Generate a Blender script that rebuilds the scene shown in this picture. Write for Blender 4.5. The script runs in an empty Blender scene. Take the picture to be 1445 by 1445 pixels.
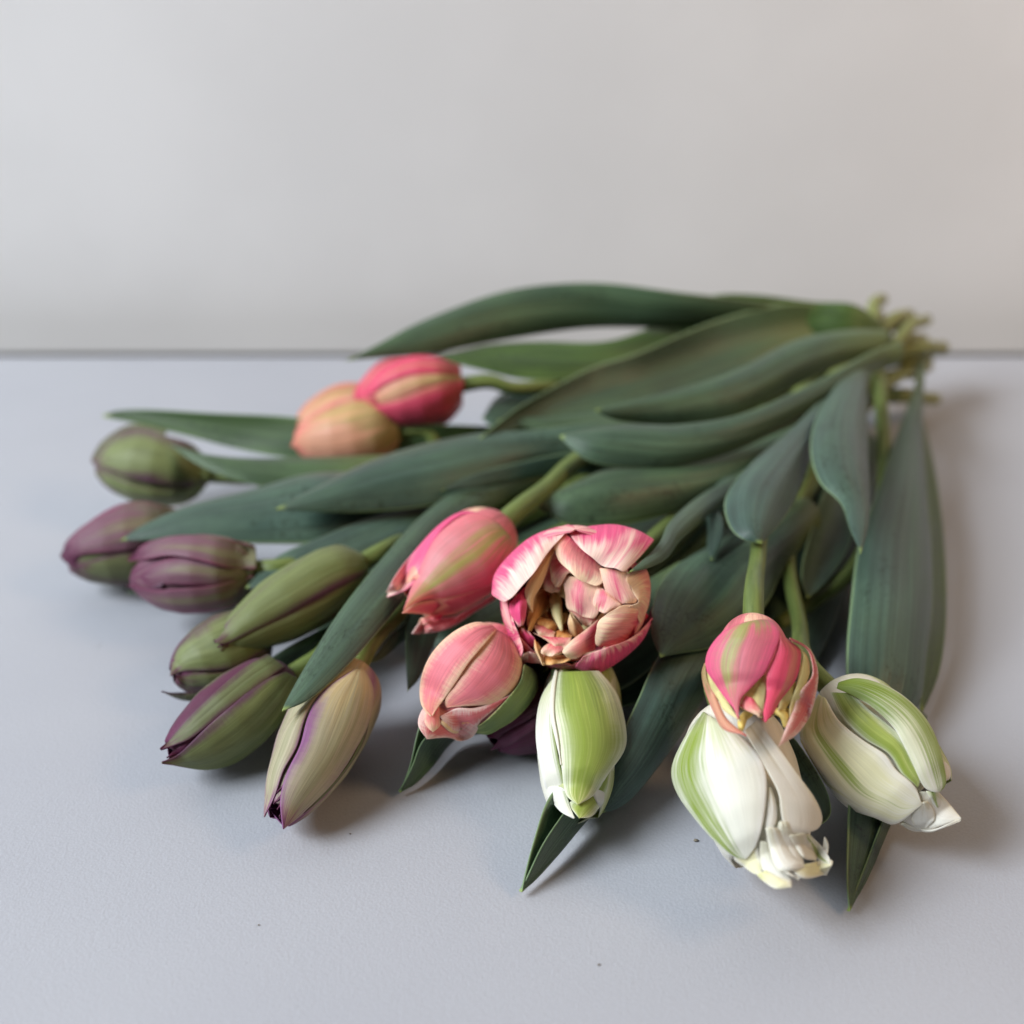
import bpy, math, random
import numpy as np
from mathutils import Vector

random.seed(7)
rng = np.random.default_rng(7)
scene = bpy.context.scene
COL = scene.collection
R_ = math.radians

# ------------------------------------------------------------------ camera
CAM_H, PITCH, FOV = 0.28, 28.0, 45.0
SRC = 1445.0
cd = bpy.data.cameras.new('camera')
cam = bpy.data.objects.new('camera', cd)
COL.objects.link(cam)
cam.location = (0, 0, CAM_H)
cam.rotation_euler = (R_(90 - PITCH), 0, 0)
cd.sensor_width = 36
cd.angle = R_(FOV)
cd.clip_start = 0.01
cd.clip_end = 50
cd.dof.use_dof = True
cd.dof.focus_distance = 0.39
cd.dof.aperture_fstop = 5.2
scene.camera = cam

# ------------------------------------------------------------------ ambient room light
world = bpy.data.worlds.new('World')
scene.world = world
world.use_nodes = True
bgn = world.node_tree.nodes['Background']
bgn.inputs[0].default_value = (0.93, 0.96, 1.0, 1)
bgn.inputs[1].default_value = 0.04


def area(name, loc, target, size, sy, power, col):
    ld = bpy.data.lights.new(name, 'AREA')
    ld.shape = 'RECTANGLE'
    ld.size = size
    ld.size_y = sy
    ld.energy = power
    ld.color = col
    o = bpy.data.objects.new(name, ld)
    COL.objects.link(o)
    o.location = loc
    d = Vector(target) - Vector(loc)
    o.rotation_euler = d.to_track_quat('-Z', 'Y').to_euler()
    return o


area('window_light', (-2.35, -0.35, 2.15), (0.1, 0.6, 0.05), 1.5, 1.6, 165.0, (0.88, 0.94, 1.0))
area('room_lamp', (1.05, 0.15, 0.95), (0.6, 0.8, 0.4), 0.4, 0.4, 6.0, (1.0, 0.64, 0.34))

vs = scene.view_settings
vs.view_transform = 'Standard'
vs.look = 'None'
vs.exposure = 0.10
vs.gamma = 1.0
scene.cycles.max_bounces = 5
scene.cycles.use_denoising = True

# ------------------------------------------------------------------ pixel -> place
FPX = SRC / 2 / math.tan(R_(FOV / 2))
CP, SP = math.cos(R_(PITCH)), math.sin(R_(PITCH))
CAMP = np.array([0, 0, CAM_H])


def ray(px, py):
    x, y = (px - SRC / 2) / FPX, -(py - SRC / 2) / FPX
    d = np.array([x, CP + y * SP, -SP + y * CP])
    return d / np.linalg.norm(d)


def at(px, py, z):
    """the point at height z (cm) over the table seen at photo position px, py"""
    d = ray(px, py)
    return CAMP + d * ((z * 0.01 - CAM_H) / d[2])


def norm(v):
    return v / max(np.linalg.norm(v), 1e-9)


def catmull(P, n):
    """resample polyline P (k, d) to n points with a centripetal-like Catmull-Rom"""
    P = np.asarray(P, float)
    if len(P) == 2:
        t = np.linspace(0, 1, n)[:, None]
        return P[0] * (1 - t) + P[1] * t
    seg = np.linalg.norm(np.diff(P[:, :3] if P.shape[1] > 2 else P, axis=0), axis=1) + 1e-9
    k = np.concatenate([[0], np.cumsum(np.sqrt(seg))])
    k /= k[-1]
    # tangents
    m = np.zeros_like(P)
    for i in range(len(P)):
        a, b = max(i - 1, 0), min(i + 1, len(P) - 1)
        m[i] = (P[b] - P[a]) / (k[b] - k[a])
    out = []
    for t in np.linspace(0, 1, n):
        i = min(np.searchsorted(k, t, side='right') - 1, len(P) - 2)
        h = k[i + 1] - k[i]
        s = (t - k[i]) / h
        out.append((2 * s ** 3 - 3 * s ** 2 + 1) * P[i] + (s ** 3 - 2 * s ** 2 + s) * h * m[i]
                   + (-2 * s ** 3 + 3 * s ** 2) * P[i + 1] + (s ** 3 - s ** 2) * h * m[i + 1])
    return np.array(out)


# ------------------------------------------------------------------ materials
class NT:
    def __init__(self, name):
        self.m = bpy.data.materials.new(name)
        self.m.use_nodes = True
        self.t = self.m.node_tree
        self.t.nodes.clear()

    def n(self, typ, **kw):
        nd = self.t.nodes.new(typ)
        for k, v in kw.items():
            setattr(nd, k, v)
        return nd

    def link(self, a, b):
        self.t.links.new(a, b)

    def val(self, nd, i, v):
        if isinstance(v, bpy.types.NodeSocket):
            self.link(v, nd.inputs[i])
        else:
            nd.inputs[i].default_value = v

    def math(self, op, a, b=0.0, c=0.0, clamp=False):
        nd = self.n('ShaderNodeMath', operation=op, use_clamp=clamp)
        self.val(nd, 0, a)
        self.val(nd, 1, b)
        self.val(nd, 2, c)
        return nd.outputs[0]

    def comb(self, x, y, z=0.0):
        nd = self.n('ShaderNodeCombineXYZ')
        self.val(nd, 0, x)
        self.val(nd, 1, y)
        self.val(nd, 2, z)
        return nd.outputs[0]

    def noise(self, vec, scale=1.0, detail=2.0, rough=0.5):
        nd = self.n('ShaderNodeTexNoise')
        self.link(vec, nd.inputs['Vector'])
        nd.inputs['Scale'].default_value = scale
        nd.inputs['Detail'].default_value = detail
        nd.inputs['Roughness'].default_value = rough
        return nd.outputs['Fac']

    def sstep(self, v, a, b, lo=0.0, hi=1.0):
        nd = self.n('ShaderNodeMapRange', interpolation_type='SMOOTHSTEP')
        self.val(nd, 0, v)
        nd.inputs[1].default_value = a
        nd.inputs[2].default_value = b
        nd.inputs[3].default_value = lo
        nd.inputs[4].default_value = hi
        return nd.outputs[0]

    def nz(self, v, amp):
        nd = self.n('ShaderNodeMapRange')
        self.link(v, nd.inputs[0])
        nd.inputs[1].default_value = 0.28
        nd.inputs[2].default_value = 0.72
        nd.inputs[3].default_value = -amp
        nd.inputs[4].default_value = amp
        return nd.outputs[0]

    def mix(self, f, a, b, mode='MIX'):
        nd = self.n('ShaderNodeMix', data_type='RGBA', blend_type=mode)
        self.val(nd, 0, f)
        for i, v in ((6, a), (7, b)):
            if isinstance(v, bpy.types.NodeSocket):
                self.link(v, nd.inputs[i])
            else:
                nd.inputs[i].default_value = (*v, 1)
        return nd.outputs[2]

    def attr(self, name):
        nd = self.n('ShaderNodeAttribute', attribute_type='OBJECT', attribute_name=name)
        return nd.outputs['Fac']

    def finish(self, col, rough, bump=None, bstr=0.2, bdist=0.001, transl=0.0, tcol=None, spec=0.4, sheen=0.0):
        p = self.n('ShaderNodeBsdfPrincipled')
        self.link(col, p.inputs['Base Color'])
        self.val(p, p.inputs.find('Roughness'), rough)
        p.inputs['Specular IOR Level'].default_value = spec
        if sheen:
            p.inputs['Sheen Weight'].default_value = sheen
            p.inputs['Sheen Roughness'].default_value = 0.4
        if bump is not None:
            b = self.n('ShaderNodeBump')
            b.inputs['Strength'].default_value = bstr
            b.inputs['Distance'].default_value = bdist
            self.link(bump, b.inputs['Height'])
            self.link(b.outputs[0], p.inputs['Normal'])
        out = self.n('ShaderNodeOutputMaterial')
        if transl > 0:
            tr = self.n('ShaderNodeBsdfTranslucent')
            self.link(tcol if tcol is not None else col, tr.inputs[0])
            mx = self.n('ShaderNodeMixShader')
            mx.inputs[0].default_value = transl
            self.link(p.outputs[0], mx.inputs[1])
            self.link(tr.outputs[0], mx.inputs[2])
            self.link(mx.outputs[0], out.inputs[0])
        else:
            self.link(p.outputs[0], out.inputs[0])
        return self.m


def lin(r, g, b):
    f = lambda c: (c / 255 / 12.92) if c <= 10 else (((c / 255) + 0.055) / 1.055) ** 2.4
    return (f(r), f(g), f(b))


def petal_mat(name, base, mid, tip, edge, e0=0.6, eamt=1.0, stripe=None, sw=0.3, sv=(0.0, 0.9), vb=(0.0, 0.35, 0.7, 1.0),
              samt=1.0, transl=0.22, vein=0.22, cross=0.12, rough=0.48):
    """petal pigment over U (across) and V (base to tip); stripe centre comes from the petal's own 'stripe' value"""
    t = NT(name)
    uv = t.n('ShaderNodeUVMap', uv_map='UVMap')
    sep = t.n('ShaderNodeSeparateXYZ')
    t.link(uv.outputs[0], sep.inputs[0])
    U, V = sep.outputs[0], sep.outputs[1]
    seed = t.math('MULTIPLY', t.attr('seed'), 17.3)
    blotch = t.noise(t.comb(t.math('MULTIPLY', U, 3.0), t.math('MULTIPLY', V, 2.5), seed), 1.0, 2.0)
    streak = t.noise(t.comb(t.math('MULTIPLY', U, 20.0), t.math('MULTIPLY', V, 1.3), seed), 1.0, 3.0, 0.65)
    fine = t.noise(t.comb(t.math('MULTIPLY', U, 75.0), t.math('MULTIPLY', V, 3.2), seed), 1.0, 2.0, 0.65)
    crossn = t.noise(t.comb(t.math('MULTIPLY', U, 2.5), t.math('MULTIPLY', V, 60.0), seed), 1.0, 2.0, 0.6)
    dv = t.math('ADD', V, t.nz(streak, 0.20))
    dv = t.math('ADD', dv, t.nz(blotch, 0.12))
    c = t.mix(t.sstep(dv, vb[0], vb[1]), base, mid)
    c = t.mix(t.sstep(dv, vb[2], vb[3]), c, tip)
    ex = t.math('SUBTRACT', t.math('MULTIPLY', U, 2.0), 1.0)
    e = t.math('SUBTRACT', t.math('ABSOLUTE', ex), t.math('MAXIMUM', t.math('MULTIPLY', ex, t.attr('ebias')), 0.0))
    ed = t.math('ADD', e, t.nz(crossn, cross))
    ed = t.math('ADD', ed, t.nz(blotch, 0.16))
    ed = t.math('ADD', ed, t.nz(fine, 0.08))
    c = t.mix(t.math('MULTIPLY', t.sstep(ed, e0, 1.05), eamt), c, edge)
    if stripe is not None:
        du = t.math('ABSOLUTE', t.math('SUBTRACT', t.math('ADD', U, t.nz(blotch, 0.05)), t.attr('stripe')))
        du = t.math('ADD', du, t.nz(streak, sw * 0.55))
        f = t.sstep(du, 0.0, sw * 1.15, 1.0, 0.0)
        fv = t.sstep(dv, sv[1] - 0.35, sv[1], 1.0, 0.0)
        fb = t.sstep(dv, sv[0] - 0.15, sv[0] + 0.1)
        f = t.math('MULTIPLY', t.math('MULTIPLY', f, fv), t.math('MULTIPLY', fb, samt))
        f = t.math('MULTIPLY', f, t.sstep(fine, 0.3, 0.65, 0.6, 1.0))
        c = t.mix(f, c, stripe)
    k = t.math('ADD', 1.0, t.math('ADD', t.nz(fine, vein * 0.7), t.nz(streak, vein * 0.35)))
    c = t.mix(1.0, c, t.comb(k, k, k), 'MULTIPLY')
    h = t.math('ADD', fine, t.math('MULTIPLY', crossn, 0.4))
    return t.finish(c, t.sstep(blotch, 0.3, 0.7, rough - 0.06, rough + 0.08), h, 0.22, 0.0006, transl, None, 0.35, 0.08)


def leaf_mat(name, cool, warm):
    t = NT(name)
    uv = t.n('ShaderNodeUVMap', uv_map='UVMap')
    sep = t.n('ShaderNodeSeparateXYZ')
    t.link(uv.outputs[0], sep.inputs[0])
    U, V = sep.outputs[0], sep.outputs[1]
    seed = t.math('MULTIPLY', t.attr('seed'), 13.7)
    hue = t.attr('hue')
    vein = t.noise(t.comb(t.math('MULTIPLY', U, 30.0), t.math('MULTIPLY', V, 1.2), seed), 1.0, 3.0, 0.6)
    broad = t.noise(t.comb(t.math('MULTIPLY', U, 2.4), t.math('MULTIPLY', V, 5.0), seed), 1.0, 4.0, 0.6)
    grain = t.noise(t.comb(t.math('MULTIPLY', U, 45.0), t.math('MULTIPLY', V, 120.0), seed), 1.0, 3.0, 0.7)
    c = t.mix(t.math('ADD', hue, t.math('MULTIPLY', t.math('SUBTRACT', broad, 0.5), 0.5), clamp=True), cool, warm)
    k = t.math('MULTIPLY', t.sstep(vein, 0.3, 0.7, 0.70, 1.22), t.sstep(broad, 0.3, 0.7, 0.76, 1.16))
    k = t.math('MULTIPLY', k, t.sstep(grain, 0.2, 0.8, 0.90, 1.08))
    c = t.mix(1.0, c, t.comb(k, k, k), 'MULTIPLY')
    # rubbed wax: short dark scuffs
    sc = t.noise(t.comb(t.math('MULTIPLY', U, 16.0), t.math('MULTIPLY', V, 60.0), seed), 1.0, 4.0, 0.7)
    zone = t.noise(t.comb(t.math('MULTIPLY', U, 2.0), t.math('MULTIPLY', V, 6.0), t.math('ADD', seed, 5.0)), 1.0, 2.0)
    f = t.math('MULTIPLY', t.sstep(sc, 0.53, 0.60), t.sstep(zone, 0.50, 0.62))
    c = t.mix(t.math('MULTIPLY', f, 0.75), c, (0.012, 0.028, 0.014))
    # pale membranous margin and yellow-green tip
    e = t.math('ABSOLUTE', t.math('SUBTRACT', t.math('MULTIPLY', U, 2.0), 1.0))
    c = t.mix(t.sstep(e, 0.955, 0.998, 0.0, 0.75), c, lin(138, 165, 118))
    c = t.mix(t.sstep(t.math('ADD', V, t.math('MULTIPLY', t.math('SUBTRACT', broad, 0.5), 0.03)), 0.962, 0.995, 0.0, 0.85), c, lin(150, 172, 84))
    # stalk end is paler, yellower
    c = t.mix(t.sstep(V, 0.30, 0.0, 0.0, 0.55), c, lin(104, 118, 52))
    return t.finish(c, t.sstep(broad, 0.3, 0.7, 0.36, 0.50), t.math('ADD', vein, t.math('MULTIPLY', grain, 0.4)), 0.40, 0.0007,
                    0.12, t.mix(0.5, c, (0.10, 0.20, 0.03)), 0.5, 0.18)


LEAF = leaf_mat('leaf_glaucous', lin(66, 90, 80), lin(70, 96, 44))

GREENP = dict(base=lin(126, 140, 84), mid=lin(136, 150, 98), tip=lin(116, 70, 104), edge=lin(108, 54, 92))
M = {}
M['bud_green'] = petal_mat('petal_green_purple', lin(108, 122, 68), lin(122, 132, 84), lin(104, 50, 90), lin(94, 44, 82), vein=.34, cross=.04, e0=0.55, vb=(0, .3, .80, 1.10), eamt=.9)
M['bud_pale'] = petal_mat('petal_pale_lilac', lin(200, 180, 132), lin(178, 168, 140), lin(126, 64, 112), lin(140, 86, 132), vein=.34, cross=.04, e0=0.45, vb=(0, .35, .78, 1.08),
                          stripe=lin(158, 160, 118), sw=.3, sv=(.1, .95), samt=.6)
M['bud_purple'] = petal_mat('petal_purple', lin(112, 112, 80), lin(122, 84, 98), lin(98, 38, 70), lin(132, 58, 92), vein=.34, cross=.04, e0=0.66, vb=(0, .45, .70, 1.0), eamt=.8,
                            stripe=lin(136, 134, 98), sw=.22, sv=(.0, .8), samt=.7)
M['bud_dark'] = petal_mat('petal_green_plum', lin(104, 118, 70), lin(110, 116, 78), lin(98, 38, 76), lin(84, 32, 64), vein=.34, cross=.04, e0=0.45, vb=(0, .3, .70, 1.05), eamt=.95)
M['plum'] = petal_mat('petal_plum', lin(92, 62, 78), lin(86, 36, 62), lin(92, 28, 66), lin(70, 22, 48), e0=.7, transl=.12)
M['salmon'] = petal_mat('petal_salmon', lin(168, 150, 98), lin(218, 160, 130), lin(228, 134, 116), lin(224, 122, 124), e0=.55, eamt=.6, vb=(0, .4, .75, 1.02),
                        stripe=lin(192, 178, 108), sw=.2, sv=(.05, .85), samt=.8)
M['rose'] = petal_mat('petal_rose', lin(178, 80, 82), lin(222, 82, 110), lin(234, 84, 118), lin(232, 92, 122), e0=.5, eamt=.6, vb=(0, .3, .7, 1.0),
                      stripe=lin(212, 150, 118), sw=.17, sv=(.12, .85), samt=.75)
M['pink_flame'] = petal_mat('petal_pink_green_flame', lin(166, 152, 106), lin(218, 138, 142), lin(230, 158, 128), lin(234, 122, 136), e0=.45, eamt=.7, vb=(0, .3, .68, 1.0),
                            stripe=lin(166, 172, 90), sw=.27, sv=(.0, 1.0), samt=1.0)
M['pink_soft'] = petal_mat('petal_pink_soft', lin(204, 112, 118), lin(228, 126, 136), lin(236, 156, 138), lin(242, 206, 172), e0=.35, eamt=.95, vb=(0, .3, .75, 1.0))
M['pink_rim'] = petal_mat('petal_pink_white_rim', lin(214, 110, 116), lin(226, 120, 122), lin(236, 200, 190), lin(240, 214, 202), e0=.25, eamt=.85, cross=.3)
M['pink_margin'] = petal_mat('petal_pink_one_margin', lin(228, 84, 132), lin(232, 92, 138), lin(246, 214, 200), lin(230, 96, 140), e0=.86, eamt=.5, vb=(0, .25, .55, .95), vein=.25)
M['pink_hot'] = petal_mat('petal_hot_pink', lin(206, 62, 96), lin(234, 84, 134), lin(246, 190, 182), lin(240, 130, 158), e0=.6, eamt=.6, vb=(0, .25, .72, 1.05), vein=.25)
M['cream_pink'] = petal_mat('petal_cream_pink', lin(236, 96, 122), lin(244, 152, 148), lin(250, 222, 188), lin(250, 214, 180), e0=.58, eamt=.85, vb=(0, .38, .45, .95), vein=.22)
M['pink_in'] = petal_mat('petal_pink_streak', lin(246, 206, 172), lin(244, 188, 172), lin(246, 214, 186), lin(248, 214, 184), e0=.6, eamt=.7, vb=(0, .4, .7, 1.0),
                         stripe=lin(228, 84, 128), sw=.24, sv=(.05, 1.1), samt=.9)
M['cream'] = petal_mat('petal_cream', lin(236, 176, 112), lin(244, 208, 156), lin(250, 222, 178), lin(250, 214, 176), vein=.15, vb=(0, .5, .6, 1.0))
M['apricot'] = petal_mat('petal_apricot', lin(196, 116, 56), lin(224, 158, 90), lin(242, 196, 130), lin(244, 200, 140), vein=.18, vb=(0, .5, .6, 1.0))
M['yellow'] = petal_mat('petal_pale_yellow', lin(206, 196, 118), lin(228, 218, 154), lin(240, 230, 180), lin(236, 222, 164), vein=.15)
M['sepal'] = petal_mat('petal_green_sepal', lin(92, 108, 66), lin(112, 132, 72), lin(158, 172, 108), lin(176, 176, 118), e0=.8)
M['flame_big'] = petal_mat('petal_flamed_pink', lin(166, 150, 96), lin(206, 112, 124), lin(202, 124, 122), lin(228, 92, 134), e0=.30, eamt=.85, vb=(0, .25, .75, 1.0),
                           stripe=lin(164, 172, 98), sw=.17, sv=(.0, .9), samt=.95)
M['white_flame'] = petal_mat('petal_white_green_flame', lin(222, 224, 186), lin(240, 238, 224), lin(242, 240, 226), lin(246, 244, 238), e0=.6, vb=(0, .3, .7, 1.0),
                             stripe=lin(138, 160, 40), sw=.24, sv=(-.1, 1.1), vein=.10, cross=.02, transl=.28)
M['green_flame'] = petal_mat('petal_green_white_rim', lin(140, 156, 86), lin(174, 188, 98), lin(208, 212, 140), lin(236, 238, 214), e0=.40, vb=(0, .3, .7, 1.0),
                             stripe=lin(148, 168, 66), sw=.30, sv=(-.2, 1.2), samt=.85, vein=.16, cross=.02, transl=.25)
M['white'] = petal_mat('petal_white', lin(232, 228, 206), lin(242, 239, 228), lin(245, 242, 232), lin(244, 240, 224), e0=.7, vein=.08, cross=.02, transl=.30)
M['white_yellow'] = petal_mat('petal_white_yellow', lin(228, 226, 168), lin(242, 237, 196), lin(246, 242, 224), lin(246, 243, 232), e0=.5, vb=(0, .2, .6, 1.0),
                              stripe=lin(150, 172, 54), sw=.085, sv=(.08, .78), samt=.95, vein=.09, cross=.02, transl=.28)
M['white_green_back'] = petal_mat('petal_white_green_back', lin(138, 162, 78), lin(232, 234, 206), lin(243, 241, 230), lin(244, 242, 232), e0=.9, vb=(.1, .55, .7, 1.0),
                                  stripe=lin(140, 164, 56), sw=.40, sv=(-.2, 1.2), vein=.12, cross=.02, transl=.28)
M['leafy'] = LEAF


def stem_mat():
    t = NT('stem_green')
    tc = t.n('ShaderNodeTexCoord')
    sep = t.n('ShaderNodeSeparateXYZ')
    uv = t.n('ShaderNodeUVMap', uv_map='UVMap')
    t.link(uv.outputs[0], sep.inputs[0])
    a = t.noise(t.comb(t.math('MULTIPLY', sep.outputs[0], 14.0), t.math('MULTIPLY', sep.outputs[1], 14.0), t.attr('seed')), 1.0, 4.0)
    b = t.noise(tc.outputs['Object'], 900.0, 2.0)
    c = t.mix(t.sstep(a, 0.3, 0.7), lin(86, 102, 50), lin(108, 122, 62))
    c = t.mix(t.sstep(b, 0.66, 0.74, 0, 0.6), c, lin(62, 78, 34))
    c = t.mix(t.sstep(sep.outputs[1], 0.6, 1.0, 0.0, 0.5), c, lin(164, 160, 96))
    return t.finish(c, t.sstep(a, .3, .7, .4, .55), b, 0.1, 0.0004, 0.0, None, 0.4, .05)


STEM = stem_mat()


def plain(name, a, b, scale, rough, bump=0.1):
    t = NT(name)
    tc = t.n('ShaderNodeTexCoord')
    n = t.noise(tc.outputs['Object'], scale, 4.0)
    return t.finish(t.mix(t.sstep(n, .3, .7), a, b), rough, n, bump, 0.0005)


def table_mat():
    t = NT('table_white_laminate')
    tc = t.n('ShaderNodeTexCoord')
    o = tc.outputs['Object']
    big = t.noise(o, 5.0, 3.0)
    grain = t.noise(o, 1300.0, 2.0, 0.6)
    vor = t.n('ShaderNodeTexVoronoi', feature='SMOOTH_F1')
    t.link(o, vor.inputs['Vector'])
    vor.inputs['Scale'].default_value = 1100.0
    dust = t.noise(o, 260.0, 1.0)
    c = t.mix(t.sstep(big, .3, .7), lin(162, 164, 171), lin(168, 170, 176))
    c = t.mix(t.sstep(grain, .3, .7, 0.0, .22), c, lin(147, 150, 158))
    c = t.mix(t.sstep(dust, .80, .84, 0.0, .35), c, lin(120, 122, 128))
    h = t.math('ADD', vor.outputs['Distance'], t.math('MULTIPLY', grain, 0.6))
    return t.finish(c, t.sstep(grain, .3, .7, .5, .62), h, 0.16, 0.0006, 0.0, None, 0.35)


TABLE = table_mat()
WALL = plain('wall_white_paint', lin(222, 221, 220), lin(228, 227, 226), 7.0, 0.85, 0.03)
CRUMB = plain('crumb_brown', lin(128, 120, 104), lin(104, 98, 86), 900.0, 0.8)
ANTHER = plain('anther_yellow', lin(216, 186, 92), lin(228, 204, 120), 900.0, 0.6)


# ------------------------------------------------------------------ objects
def mesh_obj(name, verts, faces, uvs, mat, parent=None, loc=None, solid=0.0, subs=0, smooth=True, offset=-1.0):
    me = bpy.data.meshes.new(name)
    loc = np.zeros(3) if loc is None else np.asarray(loc)
    me.from_pydata((np.asarray(verts) - loc).tolist(), [], faces)
    if uvs is not None:
        ul = me.uv_layers.new(name='UVMap')
        li = np.empty(len(me.loops), np.int32)
        me.loops.foreach_get('vertex_index', li)
        ul.data.foreach_set('uv', np.asarray(uvs, np.float32)[li].ravel())
    me.materials.append(mat)
    if smooth:
        me.polygons.foreach_set('use_smooth', [True] * len(me.polygons))
    me.update()
    o = bpy.data.objects.new(name, me)
    COL.objects.link(o)
    if parent is not None:
        o.parent = parent
    else:
        o.location = loc.tolist()
    if solid:
        m = o.modifiers.new('thickness', 'SOLIDIFY')
        m.thickness = solid
        m.offset = offset
    if subs:
        m = o.modifiers.new('smooth', 'SUBSURF')
        m.levels = m.render_levels = subs
    o['seed'] = random.random()
    return o


def grid(nu, nv):
    return [(i * nv + j, i * nv + j + 1, (i + 1) * nv + j + 1, (i + 1) * nv + j) for i in range(nu - 1) for j in range(nv - 1)]


def grid_uv(nu, nv):
    return [(j / (nv - 1), i / (nu - 1)) for i in range(nu) for j in range(nv)]


def orient(G, nu, nv):
    """flip the sheet so that its front faces the camera side (thickness goes away from the viewer)"""
    P = G.reshape(nu, nv, 3)
    c = P[nu // 2, nv // 2]
    n = np.cross(P[nu // 2, min(nv // 2 + 1, nv - 1)] - c, P[min(nu // 2 + 1, nu - 1), nv // 2] - c)
    return np.dot(n, CAMP - c) > 0


def sheet(name, G, nu, nv, mat, parent, loc, solid, subs=1, props=None):
    f = grid(nu, nv)
    if not orient(G, nu, nv):
        f = [q[::-1] for q in f]
    o = mesh_obj(name, G.reshape(-1, 3), f, grid_uv(nu, nv), mat, parent, loc, solid, subs)
    for k, v in (props or {}).items():
        o[k] = v
    return o


class Tulip:
    def __init__(self, label, loc, group=None):
        self.loc = np.asarray(loc)
        e = bpy.data.objects.new('tulip', None)
        e.empty_display_size = 0.01
        COL.objects.link(e)
        e.location = self.loc.tolist()
        e['label'] = label
        e['category'] = 'tulip'
        e['group'] = group or 'cut tulips lying in a bunch'
        self.e = e

    # ---- ribbon of a leaf between two margins; optional fold line M
    def leaf(self, A, B, tip, cup=0.16, M=None, hue=0.2, nu=40, nv=13, wave=0.0, solid=0.0007, name='leaf'):
        A3 = [at(*p) for p in A] + [at(*tip)]
        B3 = [at(*p) for p in B] + [at(*tip)]
        Ac, Bc = catmull(A3, nu), catmull(B3, nu)
        if M is not None:
            Mc = catmull([at(*p) for p in M] + [at(*tip)], nu)
        G = np.zeros((nu, nv, 3))
        ph = random.random() * 6.28
        for i in range(nu):
            a, b = Ac[i], Bc[i]
            w = np.linalg.norm(b - a)
            tang = norm((Ac[min(i + 1, nu - 1)] + Bc[min(i + 1, nu - 1)]) - (Ac[max(i - 1, 0)] + Bc[max(i - 1, 0)]))
            n = np.cross(tang, norm(b - a))
            if np.dot(n, CAMP - (a + b) / 2) < 0:
                n = -n
            n = norm(n)
            for j in range(nv):
                s = j / (nv - 1)
                q = 2 * s - 1
                if M is not None:
                    m = Mc[i]
                    # two halves meeting in a rounded fold
                    if s < .5:
                        p = a + (m - a) * (1 - (1 - 2 * s) ** 1.15)
                    else:
                        p = b + (m - b) * (1 - (2 * s - 1) ** 1.15)
                else:
                    p = a * (1 - s) + b * s + n * w * cup * (1 - abs(q) ** 2.2)
                    p = p - n * w * 0.018 * math.exp(-(q / .12) ** 2) * (1 if cup > 0 else -1)
                    if wave:
                        p = p + n * w * wave * math.sin(i / nu * 15 + ph + q * 1.3) * q * q
                G[i, j] = p
        return sheet(name, G, nu, nv, LEAF, self.e, self.loc, solid, 1, {'hue': hue})

    # ---- free sheet through rows of space points
    def patch(self, rows, mat, nu=16, nv=16, solid=0.0005, name='petal', ruffle=0.0, rnd=0.45, **props):
        R = np.array([catmull(r, nv) for r in rows])            # k, nv, 3
        if rnd > .3:                                            # let the margin reach a little further before it is rounded off
            R[-1] += (R[-1] - R[-2]) * .16
            c_ = R.mean(axis=1, keepdims=True)
            R = c_ + (R - c_) * 1.10
        G = np.zeros((nu, nv, 3))
        for j in range(nv):
            G[:, j] = catmull(R[:, j], nu)
        # rounded corners and a slightly uneven margin
        ph, ph2 = random.random() * 6, random.random() * 6
        S = np.linspace(0, 1, nv)
        H = G.copy()
        U_ = np.linspace(0, 1, nu)
        for j in range(nv):
            uu = U_ * (1 - rnd * .16 * (1 + math.sin(S[j] * 7 + ph) * .6 + math.sin(S[j] * 17 + ph2) * .4) * .5)
            for c in range(3):
                H[:, j, c] = np.interp(uu, U_, G[:, j, c])
        G = H.copy()
        for i in range(nu):
            k = 1 - rnd * .55 * max((U_[i] - .6) / .4, 0) ** 3
            ss = .5 + (S - .5) * k
            for c in range(3):
                G[i, :, c] = np.interp(ss, S, H[i, :, c])
        if ruffle:
            ph = random.random() * 6
            for i in range(nu):
                for j in range(nv):
                    v = norm(CAMP - G[i, j])
                    G[i, j] += v * ruffle * math.sin(j / nv * 11 + ph + i * .25) * (i / nu) ** 2
        return sheet(name, G, nu, nv, M[mat], self.e, self.loc, solid, 1, props)

    def tube(self, pts, rad, mat, name, nseg=10, n=28, cap=True):
        C = catmull(np.asarray(pts), n)
        rr = np.interp(np.linspace(0, 1, n), np.linspace(0, 1, len(rad)), rad)
        V, UV = [], []
        up = np.array([0.13, 0.2, 1.0])
        for i in range(n):
            t = norm(C[min(i + 1, n - 1)] - C[max(i - 1, 0)])
            x = norm(np.cross(t, up))
            y = np.cross(x, t)
            for k in range(nseg + 1):
                a = 2 * math.pi * k / nseg
                V.append(C[i] + (x * math.cos(a) + y * math.sin(a)) * rr[i])
                UV.append((k / nseg, i / (n - 1)))
        F = grid(n, nseg + 1)
        if cap:
            F.append(tuple(range(nseg))[::-1])
            F.append(tuple((n - 1) * (nseg + 1) + k for k in range(nseg)))
        return mesh_obj(name, V, F, UV, mat, self.e, self.loc)


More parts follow.
